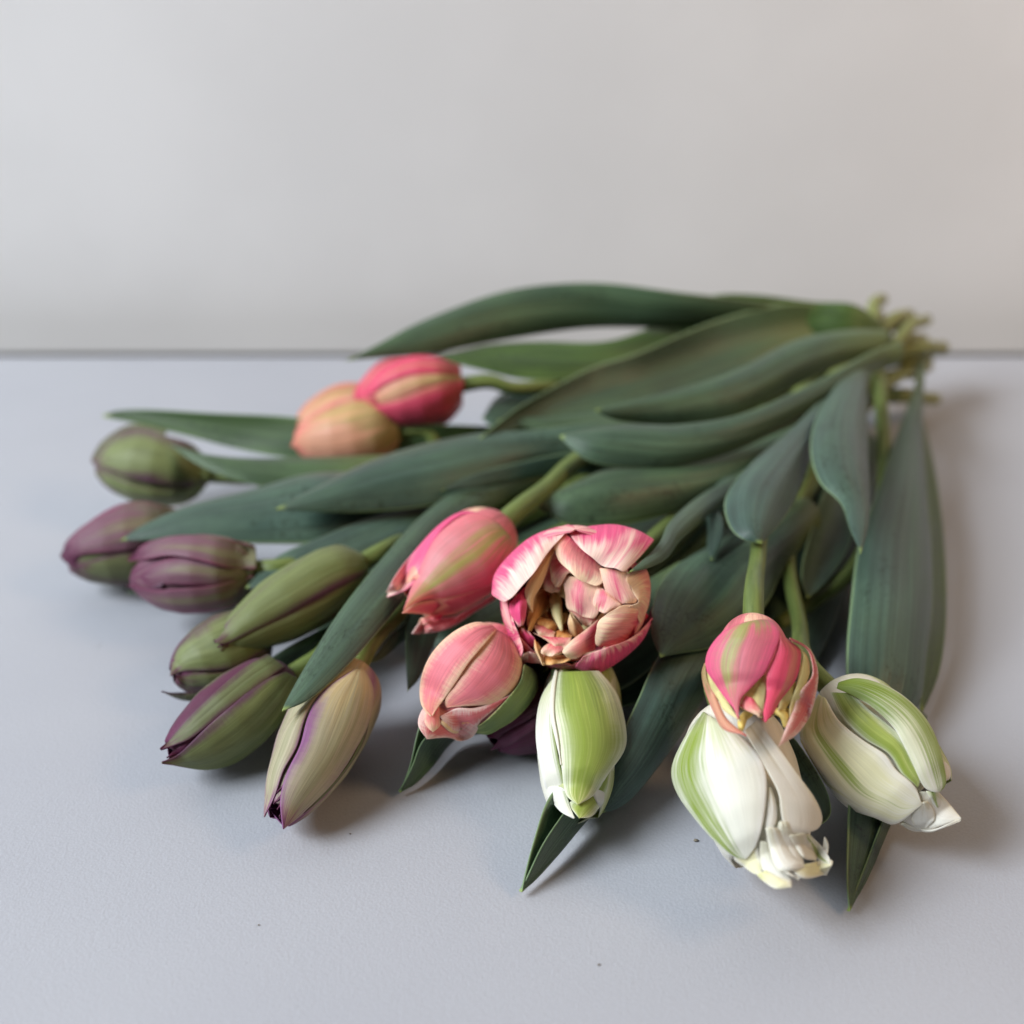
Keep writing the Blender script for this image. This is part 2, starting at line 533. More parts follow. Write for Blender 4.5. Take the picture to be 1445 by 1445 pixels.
class Bloom:
    """a bud: a body of revolution that its petals wrap round, placed by its base and its tip"""
    PROF_T = [0, .04, .1, .2, .4, .6, .8, .92, 1.0]
    PROF_R = [.16, .42, .66, .88, 1.0, .95, .72, .46, .20]

    def __init__(self, tulip, base, tip, R, prof=None):
        self.tu = tulip
        self.B, self.T = at(*base), at(*tip)
        self.R = R * 0.01
        self.L = np.linalg.norm(self.T - self.B)
        self.a = (self.T - self.B) / self.L
        v = norm(CAMP - (self.B + self.T) / 2)
        self.c = norm(v - self.a * np.dot(v, self.a))
        self.l = np.cross(self.a, self.c)
        if prof:
            self.PROF_R = prof
        print('bloom %-60s len %.1f cm' % (tulip.e['label'][:60], self.L * 100))

    def rad(self, t):
        return float(np.interp(t, self.PROF_T, self.PROF_R)) * self.R

    def lift(self, px, py, off):
        d = ray(px, py)
        h = 0.0
        for _ in range(3):
            k = (np.dot(self.B, self.c) + h - np.dot(CAMP, self.c)) / np.dot(d, self.c)
            P = CAMP + d * k
            q = P - self.B
            t, rho = np.dot(q, self.a) / self.L, np.dot(q, self.l)
            Rt = max(self.rad(t), .32 * self.R)
            x = abs(rho) / Rt
            if x < .93:
                hh = Rt * math.sqrt(1 - x * x)
            else:
                hh = Rt * (.3676 - 2.53 * (x - .93))
            h = max(hh, -.55 * self.R) + off * .01
        return P

    def petal(self, A, B, tip, mat, off=0.06, bulge=0.08, Z=(0, 0, 1.0), nu=26, nv=15, lift_tip=0.0, edge=0.0, ruffle=0.012, round_=0.0, solid=0.0005, **props):
        f = lambda p: (Z[0] + p[0] * Z[2], Z[1] + p[1] * Z[2])
        tp = f(tip)
        A2 = catmull([f(p) for p in A] + [tp], nu)
        B2 = catmull([f(p) for p in B] + [tp], nu)
        G = np.zeros((nu, nv, 3))
        ph = random.random() * 6
        for i in range(nu):
            u = i / (nu - 1)
            for j in range(nv):
                s = j / (nv - 1)
                q = 2 * s - 1
                p = A2[i] * (1 - s) + B2[i] * s
                o = off + bulge * (1 - q * q) * min(1, 3 * (1 - u)) + lift_tip * u ** 3 + edge * q * q
                o += ruffle * math.sin(u * 9 + ph + 2.2 * q) * abs(q)
                o -= 0.03 * math.exp(-(q / .1) ** 2) * (1 - u)
                G[i, j] = self.lift(p[0], p[1], o)
        pr = {'stripe': .5}
        pr.update(props)
        return sheet('petal', G, nu, nv, M[mat], self.tu.e, self.tu.loc, solid, 1, pr)

    def core(self, mat, phis=(20, 140, 260, 80, 200, 320), scale=.90, t1=.98, W=1.15, open_=0.0, nu=22, nv=13, stripe=.5, flare=None):
        """petals all round the body; phi 0 faces the viewer"""
        mats = mat if isinstance(mat, (list, tuple)) else [mat] * len(phis)
        for k, phi in enumerate(phis):
            sc = scale * (1.0 if k < 3 else .955)
            G = np.zeros((nu, nv, 3))
            fl = flare[k] if flare else open_
            ph = random.random() * 6
            tk = t1 * random.uniform(.96, 1.02)
            for i in range(nu):
                u = i / (nu - 1)
                t = u * tk
                r = self.rad(t) * sc + fl * .01 * u ** 2.5
                g = (.45 + .55 * math.sin(min(u / .45, 1) * math.pi / 2)) * (1 - max(u - .4, 0) / .6 * .0) * math.sqrt(max(1 - (max(u - .35, 0) / .65) ** 2.6, 0))
                wl = W * self.R * g
                am = min(wl / max(r, 1e-5), 1.35)
                for j in range(nv):
                    q = 2 * j / (nv - 1) - 1
                    an = R_(phi) + am * q
                    rr = r * (1 + .03 * (1 - q * q)) + .00015 * math.sin(u * 10 + ph + q * 2)
                    G[i, j] = self.B + self.a * (t * self.L) + (self.c * math.cos(an) + self.l * math.sin(an)) * rr
            f = grid(nu, nv)
            o = mesh_obj('petal', G.reshape(-1, 3), f, grid_uv(nu, nv), M[mats[k]], self.tu.e, self.tu.loc, .0005, 1)
            o['stripe'] = stripe


BUNDLE = at(1232, 512, 4.0)
print('bundle', BUNDLE)
_k = [0]


def stem(tu, B, axis, mids=(), r=.0033, end=None, slot=None):
    """from the bloom back through the tied part of the bunch to the cut end"""
    i = _k[0]
    _k[0] += 1
    an, rad = i * 2.399, 0.0055 * math.sqrt(i + .5)
    c = BUNDLE + np.array([math.cos(an) * rad * .9, math.sin(an) * rad * .4, math.sin(an) * rad * 1.0])
    if slot is not None:
        c = at(*slot)
    c[2] = max(c[2], .006)
    P = [B + axis * .004, B - axis * .012]
    P += [at(*m) for m in mids]
    if not mids:
        P.append((B - axis * .05) * .6 + (B * .6 + c * .4) * .4)
    P.append(c)
    d = norm(c - P[-2])
    d = norm(d * .6 + norm(np.array([.45, .75, -.35])) * .8)
    e = c + d * (.03 + .025 * random.random()) if end is None else at(*end)
    e[2] = max(e[2], .0045)
    e[1] = min(e[1], .725)
    P.append(e)
    P = [np.array([p[0], p[1], max(p[2], .0042)]) for p in P]
    return tu.tube(P, [r * 1.15, r * .95, r, r * 1.05, r * 1.1], STEM, 'stem', 10, 40)


# ------------------------------------------------------------------ the setting
def box(name, x0, x1, y0, y1, z0, z1, mat, bev=0.0):
    V = [(x, y, z) for x in (x0, x1) for y in (y0, y1) for z in (z0, z1)]
    F = [(0, 1, 3, 2), (4, 6, 7, 5), (0, 4, 5, 1), (2, 3, 7, 6), (0, 2, 6, 4), (1, 5, 7, 3)]
    o = mesh_obj(name, V, F, None, mat, None, None, smooth=False)
    if bev:
        m = o.modifiers.new('rounded', 'BEVEL')
        m.width = bev
        m.segments = 8
    return o


table = box('table', -1.2, 1.2, -.4, .745, -.03, 0.0, TABLE, .012)
table['kind'] = 'structure'
wall = box('wall', -2.2, 2.2, .80, .8055, -.0224, 2.4, WALL, .001)  # bottom edge cut short to open an invented slit for the shadow band
wall['kind'] = 'structure'
gap_back = box('added_shadow_gap', -2.2, 2.2, .8075, .90, -.8, 2.38, WALL)  # added set-back face; the slit in front gives a dark band along the table
gap_back['kind'] = 'structure'

# ------------------------------------------------------------------ the tulips
Z1 = (60, 540, 400 / 1445)
Z2 = (200, 740, 400 / 1257)
Z3 = (360, 460, 400 / 1445)
ZK3 = (530, 710, 250 / 1445)
ZK5 = (570, 860, 220 / 1445)
ZK6 = (970, 860, 210 / 1445)
ZW1 = (680, 880, 340 / 1228)
ZW2 = (930, 1000, 270 / 1445)
ZW3 = (1110, 940, 260 / 1445)
ZK4 = (690, 730, 240 / 1445)


def zp(Z, x, y, z):
    return (Z[0] + x * Z[2], Z[1] + y * Z[2], z)


# ---- purple and green buds -------------------------------------------------
# upper left, olive green bud under the flat leaf
b = zp(Z1, 850, 470, 2.7)
t = Tulip('olive green tulip bud with thin purple rim under a long dark leaf tip', at(*b))
f = Bloom(t, b, zp(Z1, 262, 425, 3.0), 1.78)
f.core('bud_green', phis=(15, 140, 262, 75, 200, 320), scale=.92, W=1.25)
f.petal([(840, 380), (700, 300), (560, 240), (440, 232), (340, 290)], [(850, 520), (760, 530), (600, 520), (450, 490), (330, 445)], (268, 405), 'bud_green', Z=Z1, off=.12)
f.petal([(820, 500), (700, 540), (560, 540), (430, 500), (330, 460)], [(790, 590), (640, 600), (480, 590), (350, 545), (290, 490)], (262, 425), 'bud_green', Z=Z1, off=.04)
f.petal([(640, 240), (520, 215), (430, 215), (310, 290), (255, 370)], [(620, 270), (540, 250), (440, 250), (350, 310), (280, 400)], (247, 412), 'bud_dark', Z=Z1, off=.0)
stem(t, f.B, f.a, [(350, 674, 2.3), (440, 672, 2.2)])
t.leaf([(790, 600, 3.6), (700, 602, 4.2), (640, 600, 4.6), (560, 600, 4.6), (470, 595, 4.6), (400, 587, 4.7), (300, 583, 4.8), (210, 578, 4.8), (165, 579, 4.7)],
       [(790, 640, 2.6), (700, 642, 2.9), (640, 645, 3.0), (560, 650, 3), (470, 650, 3), (400, 645, 3.2), (330, 632, 3.4), (270, 616, 3.8), (200, 598, 4.3)], (144, 586, 4.6), cup=-.10, hue=.75)
t.leaf([(560, 640, 4.0), (420, 645, 4.1), (340, 645, 4.3), (290, 640, 4.5), (255, 631, 4.6)],
       [(560, 705, 3.0), (420, 694, 3.4), (350, 682, 3.8), (300, 666, 4.1), (262, 645, 4.4)], (237, 625, 4.6), cup=.12, hue=.6)

# dark plum bud behind
b = zp(Z1, 700, 790, 2.1)
t = Tulip('dusky plum tulip bud half hidden behind the mauve bud, its tip darkest', at(*b))
f = Bloom(t, b, zp(Z1, 95, 900, 1.75), 1.75)
f.core(['bud_dark', 'bud_purple', 'bud_dark', 'bud_purple', 'bud_dark', 'bud_purple'], phis=(-25, 95, 215, 35, 155, 275), scale=.93, W=1.2)
f.petal([(680, 640), (520, 600), (380, 620), (230, 710), (150, 800)], [(680, 800), (520, 840), (400, 860), (280, 870), (190, 880)], (140, 900), 'bud_purple', Z=Z1, off=.10)
f.petal([(640, 840), (480, 860), (340, 880), (260, 900)], [(600, 1020), (460, 1040), (320, 1020), (220, 980)], (160, 930), 'bud_dark', Z=Z1, off=.05)
f.petal([(300, 740), (180, 800), (110, 850), (90, 890)], [(280, 800), (210, 850), (180, 900), (170, 930)], (185, 970), 'plum', Z=Z1, off=.0)
stem(t, f.B, f.a, [(420, 740, 1.9)])
t.leaf([(300, 790, 1.6), (250, 808, 1.5), (215, 824, 1.3)], [(300, 850, .8), (250, 846, .8), (215, 840, .9)], (179, 837, 1.0), cup=.1, hue=.6)

# mauve bud
b = zp(Z1, 1090, 950, 3.0)
t = Tulip('mauve tulip bud with parted lips under the leaf beside the plum bud', at(*b))
f = Bloom(t, b, zp(Z1, 450, 1010, 2.3), 1.75)
f.core(['bud_purple'] * 6, phis=(10, 130, 250, 70, 190, 310), scale=.90, W=1.2)
f.petal([(1090, 830), (900, 785), (700, 775), (540, 810), (470, 865)], [(1090, 950), (940, 945), (800, 905), (650, 880), (540, 895)], (435, 905), 'bud_purple', Z=Z1, off=.16, edge=.08)
f.petal([(1080, 950), (940, 930), (800, 890), (660, 890), (560, 930)], [(1050, 1000), (900, 1035), (760, 1035), (620, 1030), (530, 1040)], (490, 985), 'bud_purple', Z=Z1, off=.0, stripe=.4)
f.petal([(1080, 980), (900, 1030), (760, 1045), (640, 1055), (540, 1055)], [(1060, 1090), (950, 1150), (780, 1178), (620, 1162), (520, 1110)], (438, 1030), 'bud_purple', Z=Z1, off=.10, edge=.05)
f.petal([(620, 1010), (540, 1040), (480, 1040)], [(600, 1060), (530, 1070), (480, 1060)], (430, 1035), 'plum', Z=Z1, off=.0)
stem(t, f.B, f.a, [(520, 770, 2.6)])
t.leaf([(740, 640, 4.00), (640, 655, 4.10), (540, 665, 4.10), (440, 668, 4.00), (350, 692, 3.80), (260, 716, 3.60), (200, 742, 3.45)],
       [(740, 690, 2.90), (640, 720, 2.90), (560, 745, 2.90), (470, 766, 2.90), (380, 768, 3.00), (290, 765, 3.20), (215, 763, 3.30)], (169, 763, 3.30), cup=0.23, hue=.1)
t.leaf([(660, 680, 3.6), (540, 722, 3.6), (450, 758, 3.6), (390, 785, 3.4)], [(670, 750, 2.8), (560, 785, 2.8), (470, 815, 2.8), (400, 830, 2.8)], (345, 830, 2.9), cup=.12, hue=.1)

# green bud with purple nibbled tip
b = zp(Z2, 985, 165, 3.5)
t = Tulip('smooth green tulip bud with small frilled violet tip and one dark seam', at(*b))
f = Bloom(t, b, zp(Z2, 335, 540, 2.7), 1.5, prof=[.2, .5, .75, .95, 1.0, .92, .66, .44, .22])
f.core('bud_green', phis=(0, 120, 240, 60, 180, 300), scale=.90, W=1.2)
f.petal([(985, 130), (870, 85), (740, 140), (560, 270), (420, 400), (355, 480)], [(1000, 210), (860, 290), (700, 372), (540, 452), (420, 512), (370, 535)], (322, 522), 'bud_green', Z=Z2, off=.14, ebias=-.45)
f.petal([(990, 220), (860, 285), (700, 362), (540, 440), (430, 500), (370, 525)], [(970, 300), (800, 430), (650, 512), (500, 558), (420, 568), (380, 568)], (345, 560), 'bud_green', Z=Z2, off=.04, ebias=.4)
for k, (x, y, x2, y2) in enumerate([(345, 500, 322, 525), (352, 525, 336, 548), (365, 540, 350, 566), (350, 512, 315, 512)]):
    f.petal([(x + 40, y - 30), (x + 10, y - 12)], [(x + 45, y + 6), (x + 14, y + 12)], (x2, y2), 'plum', Z=Z2, off=.05 - .03 * k, nu=10, nv=8)
stem(t, f.B, f.a, [(590, 752, 2.4), (700, 690, 2.4)])
t.leaf([(520, 860, 2.0), (470, 880, 2.2), (420, 905, 2.3), (380, 930, 2)], [(530, 890, 1.4), (480, 910, 1.5), (430, 930, 1.5), (385, 950, 1.5)], (352, 956, 1.7), cup=.12, hue=.3)

# green bud behind with purple edges and a lip
b = zp(Z2, 560, 470, 1.9)
t = Tulip('rounded green tulip bud with plum edges below the frilled-tip bud', at(*b))
f = Bloom(t, b, zp(Z2, 130, 690, 1.6), 1.55)
f.core('bud_dark', phis=(15, 135, 255, 75, 195, 315), scale=.92, W=1.2)
f.petal([(520, 360), (400, 375), (280, 430), (180, 510), (135, 590)], [(560, 560), (430, 630), (330, 650), (230, 650), (170, 655)], (125, 672), 'bud_green', Z=Z2, off=.12)
f.petal([(540, 580), (420, 640), (320, 655), (220, 660)], [(500, 660), (400, 700), (300, 725), (200, 730)], (145, 672), 'bud_dark', Z=Z2, off=.05)
f.petal([(500, 650), (380, 700), (260, 735), (160, 748)], [(500, 730), (400, 770), (300, 785), (180, 782)], (88, 742), 'bud_dark', Z=Z2, off=.0, lift_tip=.2)
stem(t, f.B, f.a, [(480, 850, 1.8)])

# parted green bud with dark gap
b = zp(Z2, 668, 665, 2.0)
t = Tulip('green tulip bud split open along its length showing plum inside, lying on table', at(*b))
f = Bloom(t, b, zp(Z2, 105, 1030, 1.35), 1.6, prof=[.2, .5, .75, .95, 1.0, .92, .68, .46, .24])
f.core(['plum', 'bud_dark', 'bud_dark', 'plum', 'bud_dark', 'plum'], phis=(20, 140, 255, 80, 200, 320), scale=.84, W=1.2)
f.petal([(560, 570), (470, 620), (370, 700), (230, 830), (140, 930)], [(640, 630), (490, 735), (340, 855), (220, 950), (140, 982)], (82, 998), 'bud_dark', Z=Z2, off=.12, edge=.06)
f.petal([(640, 650), (530, 695), (400, 800), (290, 895), (200, 985), (150, 1030)], [(695, 680), (650, 830), (560, 955), (420, 1062), (300, 1092), (200, 1082)], (88, 1057), 'bud_green', Z=Z2, off=.14, edge=.05, ebias=.35)
f.petal([(500, 720), (380, 800), (270, 890), (170, 970)], [(520, 740), (400, 830), (290, 920), (200, 1000)], (110, 1035), 'plum', Z=Z2, off=-.02)
f.petal([(260, 930), (190, 980), (140, 1020)], [(280, 960), (230, 1000), (160, 1040)], (92, 1058), 'plum', Z=Z2, off=-.08)
stem(t, f.B, f.a, [(520, 880, 2.0)])

# pale lilac-green bud in front
b = zp(Z2, 962, 628, 2.7)
t = Tulip('pale lilac and straw tulip bud with torn violet tip, lying apart on table', at(*b))
f = Bloom(t, b, zp(Z2, 600, 1320, 1.05), 1.62, prof=[.24, .55, .78, .95, 1.0, .93, .70, .48, .26])
f.core(['bud_pale'] * 6, phis=(30, 150, 270, 90, 210, 330), scale=.88, W=1.2)
f.petal([(910, 630), (770, 750), (630, 900), (560, 1080), (546, 1200), (540, 1260)], [(950, 640), (800, 742), (730, 850), (690, 985), (630, 1090), (592, 1200)], (541, 1298), 'bud_pale', Z=Z2, off=.06, stripe=.35, ebias=-.35)
f.petal([(945, 640), (800, 738), (735, 850), (700, 980), (640, 1100), (612, 1220)], [(985, 632), (1032, 730), (1012, 880), (940, 1020), (860, 1140), (720, 1280)], (630, 1352), 'bud_pale', Z=Z2, off=.14, stripe=.6, edge=.03, ebias=.4)
f.petal([(1000, 900), (900, 1080), (780, 1220)], [(1032, 770), (988, 960), (893, 1112), (792, 1222)], (686, 1312), 'bud_dark', Z=Z2, off=.0)
for k, (x, y, x2, y2) in enumerate([(640, 1150, 590, 1195), (640, 1180, 582, 1240), (630, 1215, 600, 1265), (650, 1230, 612, 1300)]):
    f.petal([(x + 10, y - 60), (x - 8, y - 10)], [(x + 20, y - 50), (x + 16, y)], (x2, y2), 'plum', Z=Z2, off=.0 + .03 * k, nu=10, nv=8, ruffle=.06)
stem(t, f.B, f.a, [(560, 870, 3.0), (640, 780, 3.0)])
t.leaf([(740, 640, 3.90), (680, 665, 4.10), (600, 722, 4.40), (545, 780, 4.50), (480, 860, 4.40), (430, 940, 4.00), (405, 985, 3.70)],
       [(770, 680, 3.30), (720, 705, 3.40), (640, 755, 3.60), (600, 810, 3.70), (560, 860, 3.90), (500, 930, 4.00), (440, 985, 3.80)], (397, 1004, 3.70), cup=0.19, hue=.3)
t.leaf([(660, 800, 2.6), (610, 850, 2.8), (560, 890, 2.8), (530, 925, 2.6)], [(680, 830, 2.2), (620, 870, 2.2), (570, 905, 2.3), (540, 930, 2.4)], (515, 938, 2.6), cup=.05, hue=.6)

# plum bud under the pink one
b = (790, 985, 1.7)
t = Tulip('dark plum tulip bud lying beneath the pink tulip with the green outer petal', at(*b))
f = Bloom(t, b, (690, 1047, .95), 1.35)
f.core(['plum', 'bud_dark', 'plum', 'plum', 'bud_dark', 'plum'], phis=(0, 120, 240, 60, 180, 300), scale=.92, W=1.2)
f.petal([(780, 1000), (740, 1020), (710, 1036)], [(790, 1015), (755, 1030), (720, 1052)], (693, 1059), 'plum', off=.12)
f.petal([(780, 975), (740, 1000), (705, 1022)], [(770, 1000), (735, 1025), (705, 1042)], (687, 1040), 'plum', off=.04)
stem(t, f.B, f.a, [(860, 900, 1.6)])

# ---- pink tulips -----------------------------------------------------------
# salmon, blurred
b = zp(Z3, 745, 545, 4.1)
t = Tulip('salmon tulip bud with yellowish centre stripe tucked behind the rose bud', at(*b))
f = Bloom(t, b, zp(Z3, 185, 590, 3.7), 1.68)
f.core('salmon', phis=(20, 140, 262, 80, 200, 322), scale=.92, W=1.25)
f.petal([(700, 350), (540, 290), (400, 300), (260, 390), (200, 480)], [(720, 380), (560, 370), (420, 400), (300, 460), (240, 505)], (195, 500), 'salmon', Z=Z3, off=.05)
f.petal([(720, 380), (560, 360), (400, 410), (300, 460), (230, 510)], [(740, 600), (600, 700), (430, 712), (290, 680), (210, 620)], (180, 618), 'salmon', Z=Z3, off=.12, stripe=.1)
stem(t, f.B, f.a, [(630, 640, 3.2), (760, 620, 3.2)])
t.leaf([(940, 580, 5.60), (860, 590, 5.80), (760, 605, 5.60), (680, 610, 5.40), (600, 625, 5.40), (520, 650, 5.20), (440, 690, 4.90)],
       [(940, 640, 4.20), (860, 650, 4.20), (760, 660, 4.10), (690, 690, 4.00), (620, 712, 4.00), (540, 722, 4.10), (460, 723, 4.40)], (387, 719, 4.70), cup=0.23, hue=.15)

# rose
b = zp(Z3, 1062, 300, 6.0)
t = Tulip('bright rose pink tulip bud lying on top beneath the highest leaf', at(*b))
f = Bloom(t, b, zp(Z3, 530, 375, 5.4), 1.75)
f.core('rose', phis=(15, 135, 258, 75, 195, 318), scale=.92, W=1.25)
f.petal([(1050, 200), (900, 150), (760, 158), (640, 230), (590, 300)], [(1055, 250), (900, 240), (780, 252), (660, 300), (600, 340)], (563, 338), 'rose', Z=Z3, off=.12)
f.petal([(1055, 250), (920, 230), (800, 245), (680, 290), (610, 340)], [(1062, 275), (960, 295), (850, 325), (740, 375), (640, 405)], (575, 372), 'salmon', Z=Z3, off=.02)
f.petal([(1065, 270), (950, 292), (850, 325), (740, 372), (640, 402)], [(1062, 410), (980, 500), (850, 538), (720, 522), (610, 465)], (530, 430), 'rose', Z=Z3, off=.12, stripe=.0)
f.petal([(760, 155), (640, 175), (560, 250), (510, 320)], [(730, 180), (640, 240), (590, 300), (560, 340)], (500, 355), 'rose', Z=Z3, off=.02)
f.petal([(600, 330), (540, 330), (505, 350)], [(640, 420), (580, 430), (540, 430)], (510, 375), 'rose', Z=Z3, off=.0)
stem(t, f.B, f.a, [(735, 548, 5.7), (900, 525, 5.0)])
t.leaf([(1190, 440, 6.80), (1080, 425, 8.00), (960, 412, 8.80), (840, 398, 9.20), (720, 408, 9.00), (600, 450, 8.30), (530, 487, 7.70)],
       [(1190, 475, 5.80), (1060, 462, 6.50), (940, 464, 6.80), (830, 464, 7.00), (720, 479, 7.00), (610, 499, 7.10), (540, 505, 7.20)], (487, 509, 7.30), cup=0.19, hue=.45)
t.leaf([(1140, 440, 7), (980, 442, 6.8), (860, 480, 6.8), (760, 481, 6.9), (690, 485, 6.9), (640, 496, 6.9)],
       [(1140, 490, 5.4), (980, 505, 5.5), (860, 532, 5.6), (745, 536, 5.9), (680, 522, 6.4), (640, 512, 6.7)], (600, 503, 6.9), cup=.10, hue=.95)

# pink flamed, half open
b = zp(ZK3, 1045, 165, 5.0)
t = Tulip('pink tulip with green flame on its front petal and two petals falling open', at(*b))
f = Bloom(t, b, zp(ZK3, 260, 870, 4.1), 1.95, prof=[.2, .5, .74, .95, 1.02, .95, .70, .45, .2])
f.core('pink_soft', phis=(0, 120, 240, 60, 180, 300), scale=.76, W=1.2, t1=.88)
f.petal([(850, 75), (700, 65), (520, 170), (330, 370), (170, 580), (90, 715)], [(880, 95), (690, 115), (505, 275), (400, 475), (340, 610), (262, 695)], (63, 773), 'pink_margin', Z=ZK3, off=.02, bulge=.12, stripe=.5)
f.petal([(1010, 160), (860, 78), (700, 100), (500, 260), (380, 470), (290, 680), (250, 800)], [(1130, 300), (1110, 420), (970, 650), (750, 735), (550, 775), (380, 795)], (228, 872), 'pink_flame', Z=ZK3, off=.16, bulge=.1, stripe=.50)
f.petal([(970, 640), (750, 725), (550, 768), (400, 792), (300, 830)], [(960, 725), (800, 835), (640, 912), (500, 922), (380, 908)], (215, 892), 'pink_soft', Z=ZK3, off=.0)
f.petal([(980, 730), (800, 840), (640, 920), (470, 930), (380, 960)], [(985, 790), (800, 900), (650, 1000), (500, 1055), (400, 1066)], (298, 1070), 'pink_rim', Z=ZK3, off=-.05, bulge=.12)
f.petal([(560, 900), (450, 915), (370, 940)], [(520, 960), (430, 980), (360, 1000)], (345, 1010), 'cream_pink', Z=ZK3, off=-.35)
stem(t, f.B, f.a, [(770, 690, 5.0), (822, 645, 5.0), (960, 580, 4.8)], r=.0040)
t.leaf([(900, 625, 5.2), (860, 630, 5.2), (790, 641, 5.2), (720, 655, 5.0), (660, 672, 4.9)],
       [(900, 680, 3.8), (860, 672, 4.0), (790, 670, 4.2), (720, 680, 4.3), (660, 690, 4.5)], (622, 692, 4.7), cup=.05, hue=.1)
t.leaf([(600, 790, 3.4), (590, 820, 3.2), (574, 870, 3), (572, 920, 2.6)], [(680, 830, 2.6), (650, 850, 2.6), (622, 890, 2.5), (607, 925, 2.2), (592, 958, 2)], (575, 976, 1.9), cup=.12, hue=.35)

# the open double flower
K4Z = 5.8
ctr = at(ZK4[0] + 720 * ZK4[2], ZK4[1] + 690 * ZK4[2], K4Z)
vd = norm(ctr - CAMP)
t = Tulip('wide open double tulip in pink and cream facing up, many ruffled inner petals', ctr + vd * .034)


def k4(x, y, d):
    r = ray(ZK4[0] + x * ZK4[2], ZK4[1] + y * ZK4[2])
    k = np.dot(ctr - CAMP, vd) / np.dot(r, vd)
    return CAMP + r * (k - d * .01)


def kp(rows, mat, **kw):
    kw.setdefault('stripe', .5)
    kw.setdefault('solid', .00028)
    kw.setdefault('ruffle', .0008)
    return t.patch([[k4(*p) for p in r] for r in rows], mat, **kw)


# cup of outer petals seen from behind and below
f = Bloom.__new__(Bloom)
f.tu, f.B = t, ctr + vd * .036
f.a = norm(-vd)
f.L, f.R = .040, .027
f.T = f.B + f.a * f.L
f.c = norm(np.array([0, 0, 1.]) - f.a * f.a[2])
f.l = np.cross(f.a, f.c)
f.PROF_R = [.2, .5, .72, .9, 1.0, 1.0, .97, .93, .88]
f.core('pink_hot', phis=(0, 120, 240, 60, 180, 300), scale=.93, W=1.1, t1=.95)
f.core('cream_pink', phis=(30, 150, 270, 90, 210, 330), scale=.80, W=.8, t1=.90)
f.core('cream_pink', phis=(60, 115, 350, 20, 85, 320), scale=.62, W=.7, t1=.86)
f.core('apricot', phis=(30, 150, 270, 90, 210, 330), scale=.46, W=.8, t1=.62)
kp([[(400, 600, -2.6), (450, 520, -2.6), (560, 420, -2.6)],
    [(32, 640, -.4), (55, 480, -.8), (200, 300, -.9), (400, 150, -.9), (680, 68, -.8)],
    [(60, 700, .3), (140, 540, .5), (270, 380, .6), (430, 230, .4), (680, 78, -.3)],
    [(92, 758, .6), (205, 690, .9), (315, 560, 1.05), (480, 350, .9), (692, 80, .0)]], 'pink_margin', nu=24, nv=22, rnd=.25)
kp([[(800, 500, -2.6), (900, 480, -2.6), (1000, 500, -2.6)],
    [(668, 118, -.6), (860, 78, -.8), (1060, 62, -.9), (1250, 110, -.8), (1395, 190, -.7)],
    [(690, 160, .1), (850, 220, .55), (1050, 240, .75), (1200, 250, .65), (1330, 290, .2)],
    [(705, 195, .35), (850, 330, .95), (965, 435, 1.15), (1080, 472, 1.25), (1178, 478, 1.2)]], 'pink_margin', nu=24, nv=22, rnd=.25)
kp([[(640, 120, .0), (780, 250, .1), (970, 430, .2)],
    [(570, 210, .25), (690, 310, .5), (840, 420, .6), (958, 490, .6)],
    [(566, 310, .4), (650, 410, .6), (765, 520, .75), (850, 558, .75), (958, 572, .7)]], 'cream_pink', stripe=.5, ruffle=.0006)
kp([[(560, 300, .0), (660, 400, .1), (730, 450, .2)], [(525, 360, .05), (570, 470, .25), (660, 480, .2)], [(515, 460, .1), (555, 570, .2), (605, 600, .1)]], 'cream_pink')
kp([[(530, 390, -.3), (590, 480, -.3), (640, 540, -.3)], [(475, 490, -.15), (520, 560, .0), (600, 600, -.1)], [(458, 575, -.1), (510, 632, .0), (605, 635, -.1)]], 'cream_pink')
kp([[(600, 590, -.6), (640, 560, -.5), (690, 540, -.3)], [(590, 640, -.5), (640, 650, -.4), (700, 650, -.2)], [(580, 650, -.5), (640, 690, -.4), (680, 720, -.2)]], 'yellow')
kp([[(650, 490, .0), (800, 520, .35), (950, 560, .45)], [(648, 600, .15), (770, 650, .5), (920, 660, .55)], [(660, 690, .2), (770, 740, .45), (925, 790, .5)],
    [(640, 770, .1), (790, 835, .3), (912, 868, .35)]], 'pink_in', stripe=.45, ruffle=.0007)
kp([[(945, 430, .6), (1060, 440, .9), (1170, 470, .8)], [(975, 550, .75), (1090, 570, .95), (1190, 590, .9)], [(1005, 650, .75), (1120, 680, .9), (1250, 690, .85)],
    [(1035, 700, .7), (1130, 738, .8), (1265, 728, .75)]], 'pink_in', stripe=.48, ruffle=.0006)
kp([[(1100, 650, -2.2), (1120, 700, -2.2), (1110, 760, -2.2)], [(1310, 390, -.5), (1365, 560, -.7), (1352, 740, -.6), (1290, 900, -.4)],
    [(1240, 430, .4), (1290, 560, .55), (1310, 690, .5), (1240, 800, .5)], [(1165, 485, .95), (1185, 600, 1.0), (1268, 715, .95), (1150, 760, 1.0)]], 'cream_pink', nu=20)
kp([[(1352, 730, -.6), (1310, 880, -.5), (1200, 1030, -.4), (1080, 1110, -.2)], [(1270, 760, .5), (1190, 880, .75), (1120, 990, .6), (1030, 1085, .35)],
    [(1120, 760, .95), (1050, 880, 1.1), (990, 1000, .95), (950, 1095, .6)], [(1050, 800, 1.0), (955, 860, 1.05), (912, 980, .9), (905, 1118, .55)]], 'cream_pink', nu=20)
kp([[(930, 570, .5), (1000, 630, .75), (1070, 690, .8)], [(900, 670, .7), (1000, 690, .95), (1115, 742, .95)], [(878, 730, .75), (960, 805, .9), (1070, 785, .95)]], 'pink_in', stripe=.35, ruffle=.0006)
